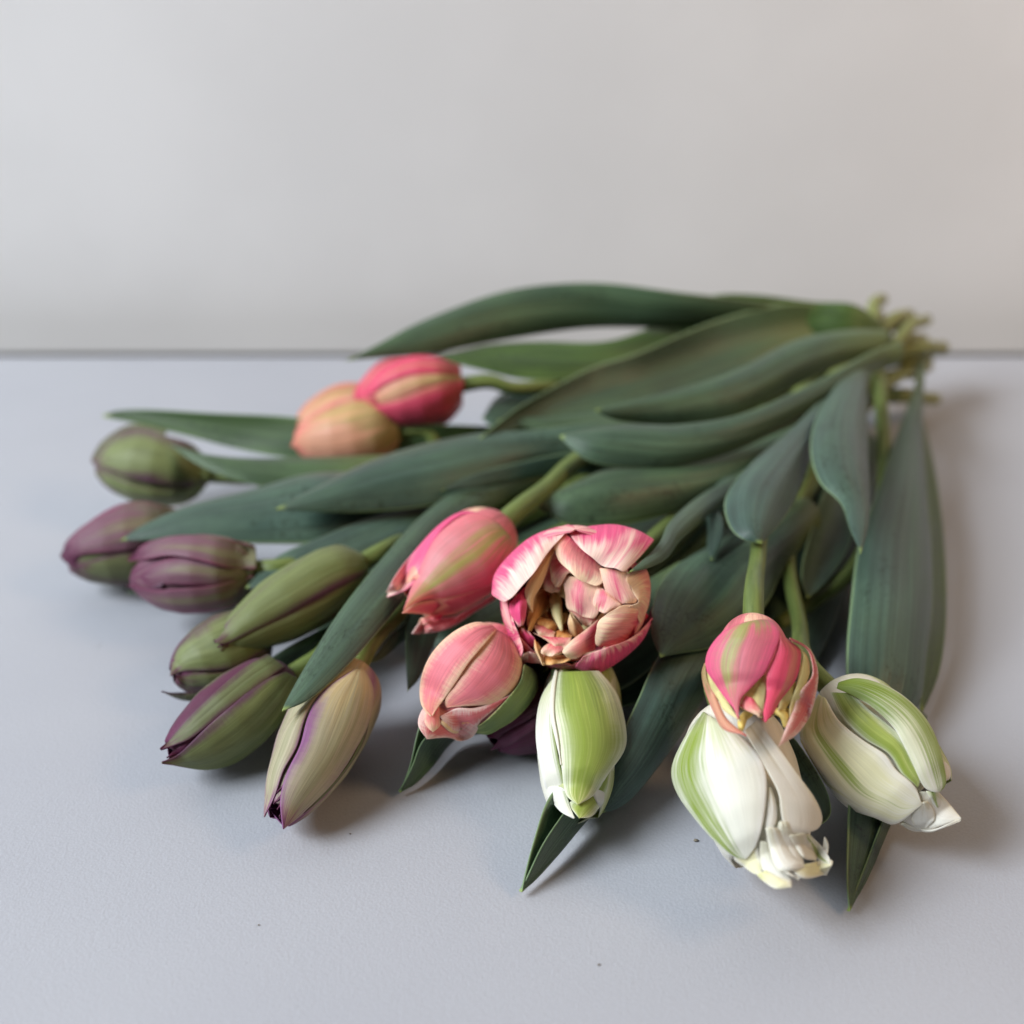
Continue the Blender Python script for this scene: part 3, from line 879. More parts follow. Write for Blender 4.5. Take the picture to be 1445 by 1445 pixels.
kp([[(1300, 780, -1.6), (1150, 950, -1.6), (950, 1080, -1.6)], [(1390, 860, -.7), (1300, 1050, -.6), (1110, 1225, -.5), (900, 1330, -.4), (735, 1275, -.1)],
    [(1392, 850, -.4), (1270, 1010, .25), (1060, 1150, .55), (890, 1230, .7), (745, 1240, .5)], [(1378, 880, -.25), (1210, 1015, .4), (1030, 1088, .8), (880, 1140, .95), (752, 1212, .8)]], 'pink_hot', nu=22, nv=20, rnd=.3)
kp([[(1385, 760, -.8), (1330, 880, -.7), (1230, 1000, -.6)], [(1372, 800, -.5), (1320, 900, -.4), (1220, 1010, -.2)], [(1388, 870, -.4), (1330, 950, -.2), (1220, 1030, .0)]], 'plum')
kp([[(935, 870, .3), (925, 980, .3), (905, 1115, .25)], [(810, 970, .55), (800, 1060, .75), (820, 1150, .55)], [(700, 1050, .65), (690, 1110, .8), (750, 1195, .55)],
    [(640, 1110, .55), (622, 1150, .65), (700, 1212, .45)]], 'cream_pink', ruffle=.0005)
kp([[(305, 590, .2), (250, 640, .3), (175, 720, .0)], [(318, 740, .5), (250, 760, .7), (178, 800, .2)], [(308, 860, .5), (258, 870, .7), (198, 850, .2)], [(302, 910, .4), (262, 928, .5), (232, 905, .3)]], 'pink_hot')
kp([[(530, 240, .1), (560, 260, .2), (578, 230, .1)], [(390, 460, .4), (440, 480, .5), (500, 440, .2)], [(312, 600, .45), (370, 620, .55), (440, 590, .2)], [(310, 690, .4), (340, 730, .45), (382, 690, .2)],
    [(325, 745, .3), (350, 785, .3), (382, 800, .2)]], 'cream', ruffle=.0004)
kp([[(400, 880, -2.2), (420, 980, -2.2), (450, 1080, -2.2)], [(155, 720, -.4), (160, 880, -.6), (178, 1060, -.6), (250, 1215, -.4)], [(172, 735, .0), (225, 920, .3), (278, 1050, .45), (278, 1195, .3)]], 'pink_hot', nu=18)
kp([[(400, 1120, -1.6), (440, 1150, -1.6), (480, 1150, -1.6)], [(255, 1215, -.5), (340, 1238, -.5), (440, 1242, -.4)], [(280, 1185, .3), (340, 1148, .45), (425, 1180, .3)]], 'pink_rim')
kp([[(280, 1100, -.2), (330, 1110, -.1), (388, 1100, -.1)], [(268, 1020, .0), (330, 1015, .2), (388, 1030, .15)], [(252, 955, .0), (300, 950, .1), (382, 1018, .15)]], 'pink_hot')
kp([[(490, 600, -1.1), (510, 680, -1.1), (530, 730, -1.1)], [(400, 640, -.3), (445, 740, -.35), (470, 800, -.5)], [(388, 720, -.15), (430, 800, -.2), (445, 840, -.4)],
    [(325, 850, .05), (370, 880, .1), (405, 870, -.1)], [(318, 930, .15), (345, 965, .15), (372, 965, .05)]], 'apricot', ruffle=.0005)
kp([[(500, 640, -1.2), (530, 700, -1.2), (520, 760, -1.2)], [(470, 690, -.8), (500, 740, -.8), (500, 800, -.8)], [(450, 780, -.6), (480, 820, -.6), (490, 850, -.7)]], 'apricot')
kp([[(440, 840, -.5), (530, 860, -.5), (590, 890, -.5)], [(425, 865, -.2), (510, 885, -.1), (580, 915, -.2)], [(398, 895, -.05), (480, 935, .05), (560, 978, -.1)]], 'apricot')
kp([[(405, 905, -.1), (480, 930, .0), (560, 970, .0)], [(390, 925, .05), (470, 960, .2), (550, 1000, .15)], [(385, 950, .1), (450, 1015, .25), (545, 1045, .2)]], 'cream_pink')
kp([[(385, 980, .1), (500, 1010, .2), (690, 1020, .2)], [(460, 1020, .3), (560, 1060, .45), (680, 1055, .4)], [(500, 1062, .3), (570, 1100, .45), (645, 1130, .4)]], 'cream_pink', ruffle=.0006)
kp([[(510, 1070, .3), (590, 1080, .4), (650, 1095, .35)], [(465, 1105, .5), (545, 1125, .6), (635, 1145, .5)], [(433, 1155, .5), (530, 1174, .6), (622, 1160, .5)]], 'cream_pink')
kp([[(385, 1035, .2), (396, 1050, .3), (415, 1060, .1)], [(388, 1120, .35), (412, 1130, .45), (445, 1110, .2)], [(425, 1200, .4), (440, 1190, .45), (458, 1170, .2)], [(448, 1258, .4), (462, 1252, .42), (475, 1230, .3)]], 'cream')
kp([[(430, 1150, -.2), (540, 1160, -.2), (640, 1170, -.1)], [(446, 1205, .25), (550, 1205, .35), (680, 1200, .35)], [(452, 1260, .35), (560, 1244, .45), (702, 1212, .45)]], 'apricot')
kp([[(680, 790, -.5), (780, 770, -.4), (905, 850, -.3)], [(750, 850, -.25), (820, 870, -.1), (900, 880, -.1)], [(790, 915, -.3), (840, 922, -.2), (895, 885, -.1)]], 'cream_pink')
kp([[(700, 1010, -.3), (750, 1020, -.2), (810, 975, -.2)], [(672, 900, .05), (722, 900, .25), (775, 910, .05)], [(680, 835, .1), (698, 812, .15), (716, 832, .1)]], 'cream')
kp([[(555, 975, -.2), (620, 955, -.1), (705, 1000, -.1)], [(555, 1000, .0), (620, 1000, .1), (700, 1020, .1)], [(560, 1035, .1), (620, 1035, .15), (690, 1035, .15)]], 'apricot')
for (x0, y0, d0, x1, y1, d1, w) in [(560, 640, -1.2, 618, 965, .1, .0019), (655, 830, -1.2, 640, 900, -.4, .0012), (480, 700, -1.3, 500, 800, -.7, .001), (800, 930, -1, 870, 960, -.4, .001)]:
    t.tube([k4(x0, y0, d0), k4((x0 * .6 + x1 * .4) - 12, y0 * .6 + y1 * .4, (d0 + d1) / 2 + .1), k4(x1, y1, d1)], [w * .8, w * 1.2, w, w * .25], M['yellow'], 'stamen', 8, 14)
stem(t, f.B, f.a, [(905, 775, 3.6), (985, 705, 3.3), (1080, 630, 3.3)], r=.0036)
t.leaf([(1090, 640, 4.6), (1040, 668, 4.9), (985, 700, 5.4), (945, 735, 6.2), (930, 765, 6.8), (908, 788, 7.2)],
       [(1100, 665, 4.2), (1050, 692, 4.6), (1008, 722, 5.2), (962, 762, 6.0), (942, 788, 6.6), (915, 802, 7.1)], (886, 808, 7.3), cup=.2, hue=.35)
t.leaf([(1200, 570, 5.30), (1120, 600, 5.30), (1020, 640, 5.20), (930, 652, 5.20), (860, 660, 5.20), (805, 683, 5.00)],
       [(1200, 620, 4.10), (1120, 655, 4.10), (1020, 702, 3.90), (930, 730, 3.90), (860, 744, 4.00), (800, 740, 4.20), (770, 724, 4.50)], (750, 710, 4.90), cup=0.25, hue=.45)

# closed-over pink with green outer petal
b = zp(ZK5, 985, 250, 3.5)
t = Tulip('rounded pink and cream tulip with one green outer petal, below the open flower', at(*b))
f = Bloom(t, b, zp(ZK5, 250, 1060, 2.4), 2.05, prof=[.2, .52, .76, .95, 1.05, 1.0, .82, .62, .4])
f.core(['pink_soft'] * 6, phis=(0, 120, 240, 60, 180, 300), scale=.66, W=1.2, t1=.86)
f.petal([(820, 135), (650, 112), (430, 220), (240, 420), (148, 660), (155, 880)], [(870, 180), (770, 300), (610, 485), (490, 665), (390, 810), (325, 895)], (258, 988), 'pink_soft', Z=ZK5, off=.18, bulge=.1, edge=.03)
f.petal([(850, 170), (760, 290), (610, 480), (490, 660), (390, 800), (372, 870)], [(1000, 250), (1105, 500), (1065, 685), (970, 790), (810, 880), (620, 895)], (395, 908), 'pink_soft', Z=ZK5, off=.08, bulge=.08, stripe=.2)
f.petal([(1000, 780), (800, 870), (650, 915), (500, 915), (430, 940)], [(960, 850), (790, 970), (650, 1085), (540, 1130), (440, 1120)], (338, 988), 'pink_rim', Z=ZK5, off=.04)
f.petal([(1115, 500), (1080, 660), (960, 825), (820, 975), (690, 1080)], [(1300, 600), (1210, 820), (1060, 1000), (900, 1105), (760, 1165)], (525, 1108), 'sepal', Z=ZK5, off=.22, bulge=.1)
f.petal([(420, 840), (200, 890), (135, 990), (135, 1090)], [(720, 1020), (660, 1165), (545, 1215), (400, 1192)], (215, 1205), 'pink_rim', Z=ZK5, off=-.12)
f.petal([(300, 880), (205, 940), (190, 1040), (230, 1110)], [(330, 890), (335, 1000), (335, 1080)], (272, 1138), 'cream_pink', Z=ZK5, off=.0)
f.petal([(520, 960), (420, 990), (350, 1020)], [(640, 1080), (520, 1150), (430, 1140)], (338, 1060), 'cream', Z=ZK5, off=-.03)
f.petal([(330, 880), (320, 930), (322, 960)], [(400, 900), (395, 950), (370, 975)], (335, 975), 'apricot', Z=ZK5, off=-.2)
f.petal([(420, 900), (400, 950)], [(560, 930), (480, 975)], (405, 985), 'yellow', Z=ZK5, off=-.15)
stem(t, f.B, f.a, [(820, 860, 3.2), (930, 760, 3.0)], r=.004)
t.leaf([(640, 940, 2.8), (600, 1000, 2.4), (588, 1030, 2), (578, 1075, 1.2), (570, 1100, .6)], [(700, 960, 2.4), (645, 1000, 2.5), (598, 1045, 2.0), (583, 1080, 1.2), (571, 1105, .6)],
       (563, 1118, .25), M=[(720, 1010, .5), (690, 1035, .3), (645, 1045, .3), (610, 1085, .2), (585, 1108, .2)], hue=.55)

# pink and green drooping flower on top of the white ones
b = zp(ZK6, 640, 115, 6.2)
t = Tulip('drooping pink and green flamed tulip with gaping claw-like petals over the white blooms', at(*b))
f = Bloom(t, b, zp(ZK6, 620, 1190, 4.9), 2.1, prof=[.3, .62, .84, 1.0, 1.04, 1.0, .88, .78, .66])
f.core(['pink_soft', 'salmon', 'pink_soft', 'yellow', 'salmon', 'yellow'], phis=(60, 180, 300, 110, 180, 250), scale=.5, W=1.0, t1=.8)
f.petal([(580, 112), (360, 195), (200, 380), (165, 560), (245, 700), (375, 880), (445, 960)], [(700, 92), (840, 108), (912, 235), (885, 340), (765, 605), (600, 785), (515, 880)], (492, 1062), 'flame_big', Z=ZK6, off=.20, bulge=.1, stripe=.33)
f.petal([(880, 240), (860, 400), (775, 620), (762, 850), (735, 1000)], [(920, 245), (1085, 370), (1112, 460), (1062, 680), (905, 890), (845, 1000)], (758, 1092), 'rose', Z=ZK6, off=.10, bulge=.12, stripe=.75)
f.petal([(980, 285), (1150, 380), (1200, 500), (1205, 650), (1105, 780), (1035, 960), (955, 1140)], [(1010, 282), (1185, 375), (1255, 520), (1275, 680), (1215, 980), (1085, 1200)], (892, 1325), 'pink_rim', Z=ZK6, off=.12, bulge=.2, stripe=.9)
f.petal([(1000, 300), (1110, 420), (1090, 580), (1040, 800), (990, 950)], [(1060, 340), (1172, 460), (1192, 620), (1122, 800), (1052, 950)], (1000, 1042), 'yellow', Z=ZK6, off=.0, bulge=.1)
f.petal([(165, 510), (133, 620), (170, 800), (250, 1000), (350, 1170)], [(185, 600), (225, 740), (295, 870), (375, 1040), (475, 1140)], (578, 1222), 'salmon', Z=ZK6, off=.05, bulge=.18, stripe=1.2)
f.petal([(172, 570), (210, 740), (300, 880), (350, 980)], [(195, 560), (265, 710), (385, 880), (455, 990)], (512, 1082), 'yellow', Z=ZK6, off=.08)
f.petal([(650, 690), (560, 800), (510, 880), (515, 960)], [(765, 630), (765, 800), (750, 950)], (728, 1045), 'yellow', Z=ZK6, off=-.15)
f.petal([(560, 830), (515, 900), (512, 950)], [(640, 860), (720, 980), (735, 1000)], (700, 1040), 'cream_pink', Z=ZK6, off=-.05)
f.petal([(1000, 720), (920, 850), (880, 960)], [(1065, 700), (1030, 860), (960, 960)], (885, 985), 'yellow', Z=ZK6, off=-.2)
for (x0, y0, x1, y1, o) in [(620, 1000, 520, 1170, -.5), (850, 980, 955, 1140, -.5), (900, 1000, 970, 1045, -.6)]:
    p0, p2 = f.lift(ZK6[0] + x0 * ZK6[2], ZK6[1] + y0 * ZK6[2], o), f.lift(ZK6[0] + x1 * ZK6[2], ZK6[1] + y1 * ZK6[2], o + .2)
    p1 = (p0 + p2) / 2 + np.array([-.001 if x1 < x0 else .001, 0, .001])
    t.tube([p0, p1, p2], [.0010, .0013, .0013, .0008], ANTHER, 'stamen', 8, 12)
stem(t, f.B, f.a, [(1068, 800, 5.6), (1082, 720, 5.2), (1140, 620, 4.8)], r=.0031)
t.leaf([(1185, 530, 6.40), (1150, 570, 6.40), (1110, 610, 6.40), (1060, 652, 6.40), (1023, 700, 6.30), (1026, 738, 6.20), (1045, 760, 6.10)],
       [(1205, 545, 5.60), (1180, 580, 5.60), (1152, 625, 5.60), (1138, 670, 5.60), (1122, 710, 5.70), (1100, 742, 5.90), (1085, 758, 6.00)], (1075, 768, 6.00), cup=0.29, hue=.0)
t.leaf([(1060, 650, 4.5), (1030, 680, 4.8), (1014, 710, 5), (1022, 738, 5), (1018, 765, 4.9)], [(1040, 650, 4.4), (1010, 685, 4.5), (996, 718, 4.8), (998, 745, 4.8), (997, 770, 4.7)], (1003, 791, 4.7), cup=.2, hue=.1)
t.leaf([(1110, 700, 4.0), (1060, 742, 4.3), (1035, 762, 4.5)], [(1115, 730, 3.6), (1070, 757, 4.0), (1040, 772, 4.3)], (1006, 790, 4.6), cup=.1, hue=.2)
t.leaf([(1130, 700, 3.60), (1040, 750, 3.90), (960, 790, 4.00), (926, 830, 4.20), (918, 870, 4.20), (922, 905, 4.00)], [(1160, 740, 2.80), (1110, 800, 3.00), (1085, 850, 3.00), (1055, 890, 3.00), (1000, 916, 3.20), (960, 923, 3.60)],
       (932, 928, 3.90), cup=0.25, hue=.3, wave=.03)

# ---- white and green tulips -------------------------------------------------
b = zp(ZW1, 520, 195, 2.6)
t = Tulip('lime green and white tulip bud with blunt tip directly below the open flower', at(*b))
f = Bloom(t, b, zp(ZW1, 475, 1000, 1.35), 1.75, prof=[.3, .6, .8, .95, 1.0, .97, .82, .64, .4])
f.core(['green_flame', 'white_flame', 'green_flame', 'white', 'green_flame', 'white'], phis=(0, 120, 240, 60, 180, 300), scale=.80, W=1.2, t1=.95)
f.petal([(400, 225), (300, 370), (271, 560), (298, 750), (340, 880), (400, 960)], [(440, 260), (365, 440), (385, 650), (420, 800), (448, 920)], (472, 990), 'white_flame', Z=ZW1, off=.06, stripe=1.0)
f.petal([(640, 700), (590, 800), (520, 880), (440, 915)], [(670, 690), (640, 850), (605, 930), (560, 985)], (495, 992), 'green_flame', Z=ZW1, off=.02)
f.petal([(372, 240), (348, 400), (380, 560), (405, 750), (425, 870)], [(600, 235), (692, 350), (738, 520), (735, 640), (650, 765), (580, 870)], (490, 925), 'green_flame', Z=ZW1, off=.18, bulge=.1, stripe=.40, round_=1)
f.petal([(372, 230), (350, 330), (345, 460), (375, 600)], [(388, 240), (375, 340), (370, 460), (392, 590)], (405, 720), 'white', Z=ZW1, off=.24, bulge=.06)
for (x0, y0, x1, y1) in [(800, 905, 768, 948), (805, 930, 778, 955)]:
    t.leaf([(x0 - 8, y0, 3.4), ((x0 + x1) / 2 - 12, (y0 + y1) / 2, 3.5)], [(x0 + 14, y0, 3.2), ((x0 + x1) / 2 + 10, (y0 + y1) / 2 + 4, 3.2)], (x1, y1, 3.3), cup=.25, hue=1.0, nu=16, nv=9)
stem(t, f.B, f.a, [(860, 870, 2.4), (960, 760, 2.4)])
t.leaf([(1010, 860, 3.00), (960, 895, 3.20), (925, 930, 3.30), (900, 985, 3.00), (870, 1050, 2.50), (852, 1100, 1.70)],
       [(1060, 890, 2.00), (1020, 930, 2.00), (1000, 975, 1.80), (968, 1030, 1.40), (932, 1080, 1.00), (897, 1123, 0.80), (872, 1142, 0.80)], (848, 1148, 0.95), cup=0.25, hue=.0)
t.leaf([(830, 1040, 2.0), (800, 1090, 2.0), (770, 1130, 1.9), (750, 1190, 1.3), (740, 1230, .7)], [(880, 1050, 2.0), (840, 1090, 2.2), (802, 1140, 2.0), (768, 1190, 1.4), (745, 1238, .6)],
       (734, 1259, .25), M=[(920, 1070, .4), (890, 1105, .3), (835, 1155, .25), (790, 1207, .2), (755, 1244, .15)], hue=.5)

# big white double
b = zp(ZW2, 480, 10, 3.5)
t = Tulip('creamy white double tulip with bright green flank and frilled white inner petals spilling out', at(*b))
f = Bloom(t, b, zp(ZW2, 900, 1300, 1.7), 2.3, prof=[.3, .6, .82, .98, 1.04, .98, .82, .66, .45])
f.core('white', phis=(0, 120, 240, 60, 180, 300), scale=.70, W=1.1, t1=.86)
f.petal([(640, 700), (640, 900), (700, 1100)], [(1060, 700), (1120, 900), (1150, 1080)], (950, 1200), 'white', Z=ZW2, off=-.25)
f.petal([(640, 160), (745, 340), (830, 490), (905, 640), (925, 800), (960, 900)], [(740, 80), (910, 300), (1070, 520), (1190, 690), (1240, 830), (1195, 915)], (1035, 950), 'white', Z=ZW2, off=.12, bulge=.02, edge=.06)
f.petal([(330, 15), (195, 200), (85, 440), (115, 620), (250, 820), (420, 1012), (560, 1122)], [(420, 70), (610, 200), (770, 370), (818, 550), (800, 800), (745, 1012)], (660, 1140), 'white_flame', Z=ZW2, off=.20, bulge=.10, stripe=.17)
f.petal([(800, 590), (800, 740), (788, 880)], [(850, 590), (895, 740), (888, 860)], (840, 970), 'white', Z=ZW2, off=.0)
f.petal([(860, 850), (860, 900), (880, 950)], [(1000, 900), (1010, 940), (1000, 970)], (940, 990), 'white', Z=ZW2, off=-.12)
f.petal([(640, 1050), (560, 1130), (640, 1200), (705, 1245)], [(740, 1020), (765, 1130), (780, 1200)], (770, 1262), 'white_yellow', Z=ZW2, off=.0, stripe=1.5)
f.petal([(760, 1000), (760, 1130), (790, 1240), (880, 1320)], [(830, 1010), (880, 1150), (960, 1240), (1000, 1290)], (1005, 1345), 'white', Z=ZW2, off=.04)
f.petal([(730, 1255), (790, 1310), (880, 1362)], [(810, 1215), (900, 1260), (990, 1295)], (1000, 1350), 'white_yellow', Z=ZW2, off=.10, stripe=1.5)
f.petal([(800, 900), (845, 1120), (900, 1222), (1000, 1230)], [(900, 900), (1010, 1100), (1090, 1160)], (1122, 1197), 'white', Z=ZW2, off=.22, bulge=.14)
f.petal([(900, 850), (925, 1080), (990, 1150)], [(980, 850), (1050, 1040), (1085, 1120)], (1095, 1162), 'white', Z=ZW2, off=.16)
f.petal([(980, 960), (1040, 1060), (1100, 1132)], [(1110, 940), (1155, 1050), (1185, 1110)], (1192, 1148), 'white', Z=ZW2, off=.24, bulge=.12)
f.petal([(1090, 950), (1150, 1050), (1190, 1130)], [(1150, 960), (1230, 1050), (1290, 1130)], (1300, 1180), 'white_flame', Z=ZW2, off=.06, stripe=.3)
f.petal([(1000, 1190), (1030, 1250), (1120, 1285)], [(1120, 1170), (1240, 1140), (1318, 1150)], (1270, 1250), 'white_yellow', Z=ZW2, off=.14, stripe=1.5, bulge=.12)
f.petal([(1195, 1180), (1215, 1110), (1238, 1040)], [(1245, 1180), (1262, 1110), (1278, 1040)], (1250, 972), 'white', Z=ZW2, off=.36, bulge=.1, nu=14, nv=8)
f.petal([(880, 1180), (930, 1230), (980, 1260)], [(960, 1210), (1010, 1250), (1040, 1270)], (1060, 1285), 'white', Z=ZW2, off=.14)
stem(t, f.B, f.a, [(1030, 930, 2.4), (1080, 800, 2.2)])
t.leaf([(1020, 960, 2.2), (1060, 995, 2.8), (1110, 1030, 3.0), (1150, 1085, 2.6), (1170, 1128, 2.1), (1168, 1155, 1.7)],
       [(1000, 1000, 1.2), (1050, 1050, 1.2), (1100, 1100, 1.2), (1138, 1135, 1.2), (1152, 1152, 1.2)], (1132, 1174, 1.3), cup=.12, hue=.35)

# white with yellow-green strokes
b = zp(ZW3, 330, 165, 3.6)
t = Tulip('ivory tulip bud with fine green strokes and one green-backed petal', at(*b))
f = Bloom(t, b, zp(ZW3, 1230, 1180, 1.7), 2.15, prof=[.3, .6, .82, .98, 1.04, .98, .82, .62, .36])
f.core(['white', 'white', 'green_flame', 'white', 'white', 'white'], phis=(0, 120, 240, 60, 180, 300), scale=.70, W=1.1, t1=.88)
f.petal([(330, 200), (420, 390), (600, 570), (800, 690), (900, 850), (990, 920)], [(520, 205), (640, 330), (780, 440), (920, 570), (1000, 740), (1055, 880)], (1030, 955), 'green_flame', Z=ZW3, off=.04, stripe=.3)
f.petal([(245, 215), (120, 450), (98, 570), (250, 850), (450, 1105), (700, 1200), (850, 1252)], [(310, 250), (410, 425), (600, 580), (780, 695), (860, 810), (1010, 945)], (1062, 1085), 'white_yellow', Z=ZW3, off=.18, bulge=.10, stripe=.38, edge=.02)
f.petal([(100, 580), (250, 840), (340, 960)], [(110, 560), (300, 880), (420, 980)], (640, 1130), 'white_yellow', Z=ZW3, off=.22, stripe=.5, bulge=.0)
f.petal([(385, 175), (520, 235), (690, 340), (835, 480), (905, 600), (1005, 800), (1085, 960)], [(400, 125), (560, 88), (800, 155), (1005, 300), (1155, 500), (1235, 750), (1255, 930)], (1190, 996), 'white_green_back', Z=ZW3, off=.18, bulge=.1, stripe=.85)
f.petal([(1000, 980), (930, 1160), (900, 1245), (1040, 1305)], [(1200, 990), (1285, 1080), (1350, 1160)], (1372, 1192), 'white', Z=ZW3, off=-.05)
f.petal([(1030, 1080), (980, 1180), (1000, 1250)], [(1110, 1060), (1160, 1130), (1160, 1210)], (1100, 1265), 'white', Z=ZW3, off=.08, bulge=.1)
f.petal([(1090, 980), (1120, 1050), (1160, 1100)], [(1200, 990), (1210, 1060), (1205, 1100)], (1190, 1120), 'white_flame', Z=ZW3, off=-.02, stripe=.5)
f.petal([(880, 1240), (1010, 1290), (1150, 1300)], [(930, 1230), (1040, 1275), (1160, 1275)], (1365, 1200), 'white', Z=ZW3, off=.04)
stem(t, f.B, f.a, [(1128, 880, 2.8), (1112, 780, 2.8), (1135, 690, 3.0)], r=.0031)
t.leaf([(1299, 505, 3.90), (1285, 560, 3.80), (1262, 620, 3.80), (1238, 690, 4.00), (1210, 770, 3.80), (1198, 860, 3.40), (1193, 930, 2.80), (1198, 990, 2.00)],
       [(1306, 505, 3.70), (1304, 560, 3.40), (1302, 620, 3.00), (1308, 690, 2.80), (1315, 770, 2.60), (1317, 850, 2.20), (1308, 930, 1.60), (1296, 1000, 1.00)], (1235, 1060, 0.70), cup=0.21, hue=.1)
t.leaf([(1296, 570, 2.6), (1302, 640, 2.6), (1312, 720, 2.5), (1316, 790, 2.4), (1317, 860, 2.0), (1306, 930, 1.3)],
       [(1300, 580, 1.8), (1318, 650, 1.3), (1330, 730, 1.0), (1336, 810, .7), (1336, 880, .5), (1326, 950, .3)], (1300, 1010, .3), cup=-.16, hue=.85)
t.leaf([(1220, 1000, 1.4), (1205, 1050, 1.7), (1196, 1120, 1.7), (1193, 1190, 1.3), (1193, 1245, .7)], [(1300, 1000, 1.0), (1290, 1060, 1.2), (1262, 1120, 1.2), (1240, 1175, .8), (1213, 1245, .5)],
       (1197, 1287, .2), M=[(1310, 1010, .3), (1296, 1072, .2), (1274, 1125, .2), (1255, 1172, .2), (1224, 1243, .15)], hue=.4)

# ---- tulips whose blooms are hidden under the pile: leaves and cut stems show
spare = []
for label, B in (('leafy tulip stem with two broad grey-green leaves arching over the pile top', at(905, 640, 3.4)),
                 ('tulip stem with folded long dark leaf behind the rose bud', at(800, 610, 3.4)),
                 ('blind tulip stem with pointed hanging leaf by the tied stems', at(1105, 880, 1.4)),):
    spare.append(Tulip(label, B))
t = spare[0]
stem(t, t.loc, norm(t.loc - BUNDLE), [(1010, 590, 4.0)])
t.leaf([(1250, 465, 7.30), (1190, 465, 7.50), (1120, 480, 7.40), (1040, 520, 7.10), (960, 548, 6.90), (890, 565, 6.80)],
       [(1250, 500, 6.30), (1190, 515, 6.30), (1120, 548, 6.00), (1040, 588, 5.60), (960, 600, 5.60), (890, 597, 5.90), (858, 590, 6.30)], (838, 578, 6.70), cup=0.23, hue=.4)
t.leaf([(1270, 480, 7.30), (1225, 498, 7.30), (1150, 538, 7.10), (1050, 582, 6.90), (960, 598, 6.70), (880, 598, 6.70), (825, 606, 6.60)],
       [(1270, 515, 6.30), (1225, 530, 6.10), (1150, 580, 5.80), (1050, 632, 5.50), (960, 659, 5.30), (890, 661, 5.50), (835, 653, 5.80), (805, 633, 6.20)], (789, 615, 6.50), cup=0.25, hue=.3)
t = spare[1]
stem(t, t.loc, norm(t.loc - BUNDLE), [(960, 560, 4.2)])
t.leaf([(1180, 432, 7.4), (1110, 428, 7.8), (1010, 452, 7.4), (900, 497, 6.9), (830, 520, 6.6), (740, 570, 6.1), (700, 600, 5.8)],
       [(1180, 500, 5.4), (1110, 530, 5.0), (1010, 565, 4.7), (900, 590, 4.8), (830, 600, 5.0), (760, 598, 5.2), (715, 608, 5.4)], (675, 622, 5.5), cup=-.16, hue=.35)
t.leaf([(1080, 540, 5.4), (1000, 560, 5.4), (900, 575, 5.4), (800, 588, 5.5), (740, 588, 5.6)], [(1080, 600, 4.2), (1000, 612, 4.4), (900, 626, 4.6), (800, 618, 4.9), (740, 603, 5.3)], (700, 592, 5.6), cup=.1, hue=.55)
t.leaf([(1260, 470, 6.0), (1210, 430, 7.6), (1150, 425, 7.7), (1060, 415, 8.2), (1000, 418, 8.2)], [(1250, 500, 5), (1200, 480, 6.0), (1130, 475, 6.0), (1050, 470, 6.0), (990, 470, 6.2)], (930, 450, 7.0), cup=.1, hue=1.0)
t.leaf([(900, 530, 4.6), (820, 535, 4.8), (740, 540, 5.0), (700, 560, 5.0)], [(900, 580, 3.8), (820, 590, 4.0), (740, 600, 4.2), (700, 605, 4.5)], (680, 590, 4.8), cup=.1, hue=.2)
t = spare[2]
stem(t, t.loc, norm(t.loc - at(1205, 800, 2.0)), [(1205, 800, 2.0), (1248, 680, 2.8)])
t.leaf([(1225, 500, 6.60), (1190, 530, 6.80), (1155, 580, 6.70), (1142, 630, 6.60), (1155, 680, 6.40), (1186, 710, 6.20), (1198, 745, 6.00)],
       [(1240, 510, 6.00), (1225, 540, 6.00), (1225, 580, 5.90), (1226, 640, 5.90), (1228, 700, 5.90), (1226, 745, 5.90)], (1215, 781, 5.80), cup=0.27, hue=.1)
t.leaf([(1180, 660, 3.0), (1160, 705, 3.2), (1142, 760, 3.2), (1132, 810, 2.8)], [(1230, 680, 2.6), (1212, 725, 2.6), (1196, 775, 2.4), (1168, 818, 2.3)], (1140, 843, 2.4), cup=-.2, hue=.3)

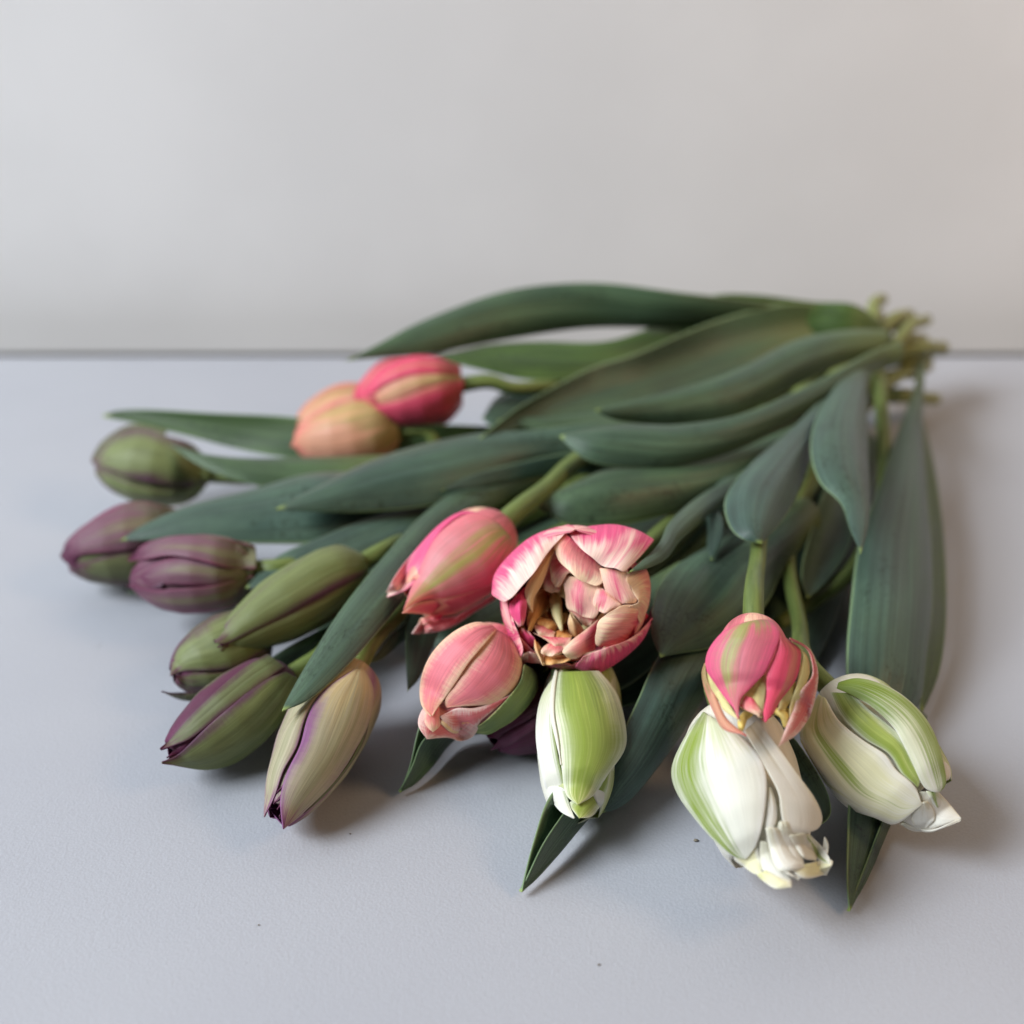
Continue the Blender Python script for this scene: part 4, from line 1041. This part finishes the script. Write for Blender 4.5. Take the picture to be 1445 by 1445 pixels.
# low leaves inside the pile, lying on the table
low = [([(960, 790, 3.0), (890, 830, 3.0), (810, 870, 3.0), (745, 905, 2.8)], [(980, 880, 1.8), (900, 960, 1.8), (840, 985, 1.8), (770, 990, 1.9)], (722, 975, 2.2)),
       ([(1150, 540, 2.6), (1020, 590, 2.6), (900, 680, 2.3), (720, 760, 1.9), (620, 850, 1.4)], [(1180, 610, 1.4), (1060, 700, 1.2), (950, 790, 1.0), (800, 880, .8), (680, 930, .6)], (590, 905, .8)),
       ([(1190, 580, 2.6), (1100, 650, 2.4), (1000, 760, 2.0), (900, 850, 1.6), (830, 930, 1.2)], [(1215, 640, 1.2), (1140, 740, 1.0), (1060, 850, .8), (960, 960, .6), (870, 1000, .5)], (805, 980, .7)),
       ([(1210, 600, 2.4), (1180, 660, 2.2), (1120, 760, 1.9), (1060, 860, 1.5)], [(1250, 640, 1.0), (1230, 700, .8), (1200, 820, .7), (1150, 940, .6), (1080, 1010, .5)], (1020, 985, .7)),
       ([(1120, 530, 3.0), (1000, 560, 2.8), (800, 620, 2.4), (600, 680, 2.0), (470, 740, 1.4)], [(1150, 600, 1.4), (1050, 650, 1.0), (850, 740, .8), (680, 800, .6), (520, 820, .5)], (410, 800, .8)),
       ([(900, 610, 2.2), (760, 650, 2.0), (600, 720, 1.6), (490, 840, 1.2)], [(930, 660, 1.0), (800, 730, .8), (660, 810, .6), (550, 890, .5)], (430, 910, .6))]
for k, (A, B, tp) in enumerate(low):
    spare[k % 3].leaf(A, B, tp, cup=.12, hue=.3)

# ---- crumbs and dust on the table
for (x, y, s) in [(982, 1187, .0007), (845, 1362, .00035), (365, 1306, .0003), (494, 1177, .0003), (140, 912, .0003)]:
    p = at(x, y, 0)
    V, F = [], []
    n = 6
    for i in range(4):
        a = math.pi * i / 3
        for k in range(n):
            b_ = 2 * math.pi * k / n
            r = s * random.uniform(.7, 1.2)
            V.append(p + np.array([math.cos(b_) * math.sin(a) * r * 1.4, math.sin(b_) * math.sin(a) * r, s * .45 - math.cos(a) * s * .45 + .0001]))
    for i in range(3):
        for k in range(n):
            F.append((i * n + k, i * n + (k + 1) % n, (i + 1) * n + (k + 1) % n, (i + 1) * n + k))
    o = mesh_obj('crumb', V, F, None, CRUMB, None, p)
    o['label'] = 'tiny dark crumb lying on the white table'
    o['category'] = 'crumb'
    o['group'] = 'crumbs on the table'
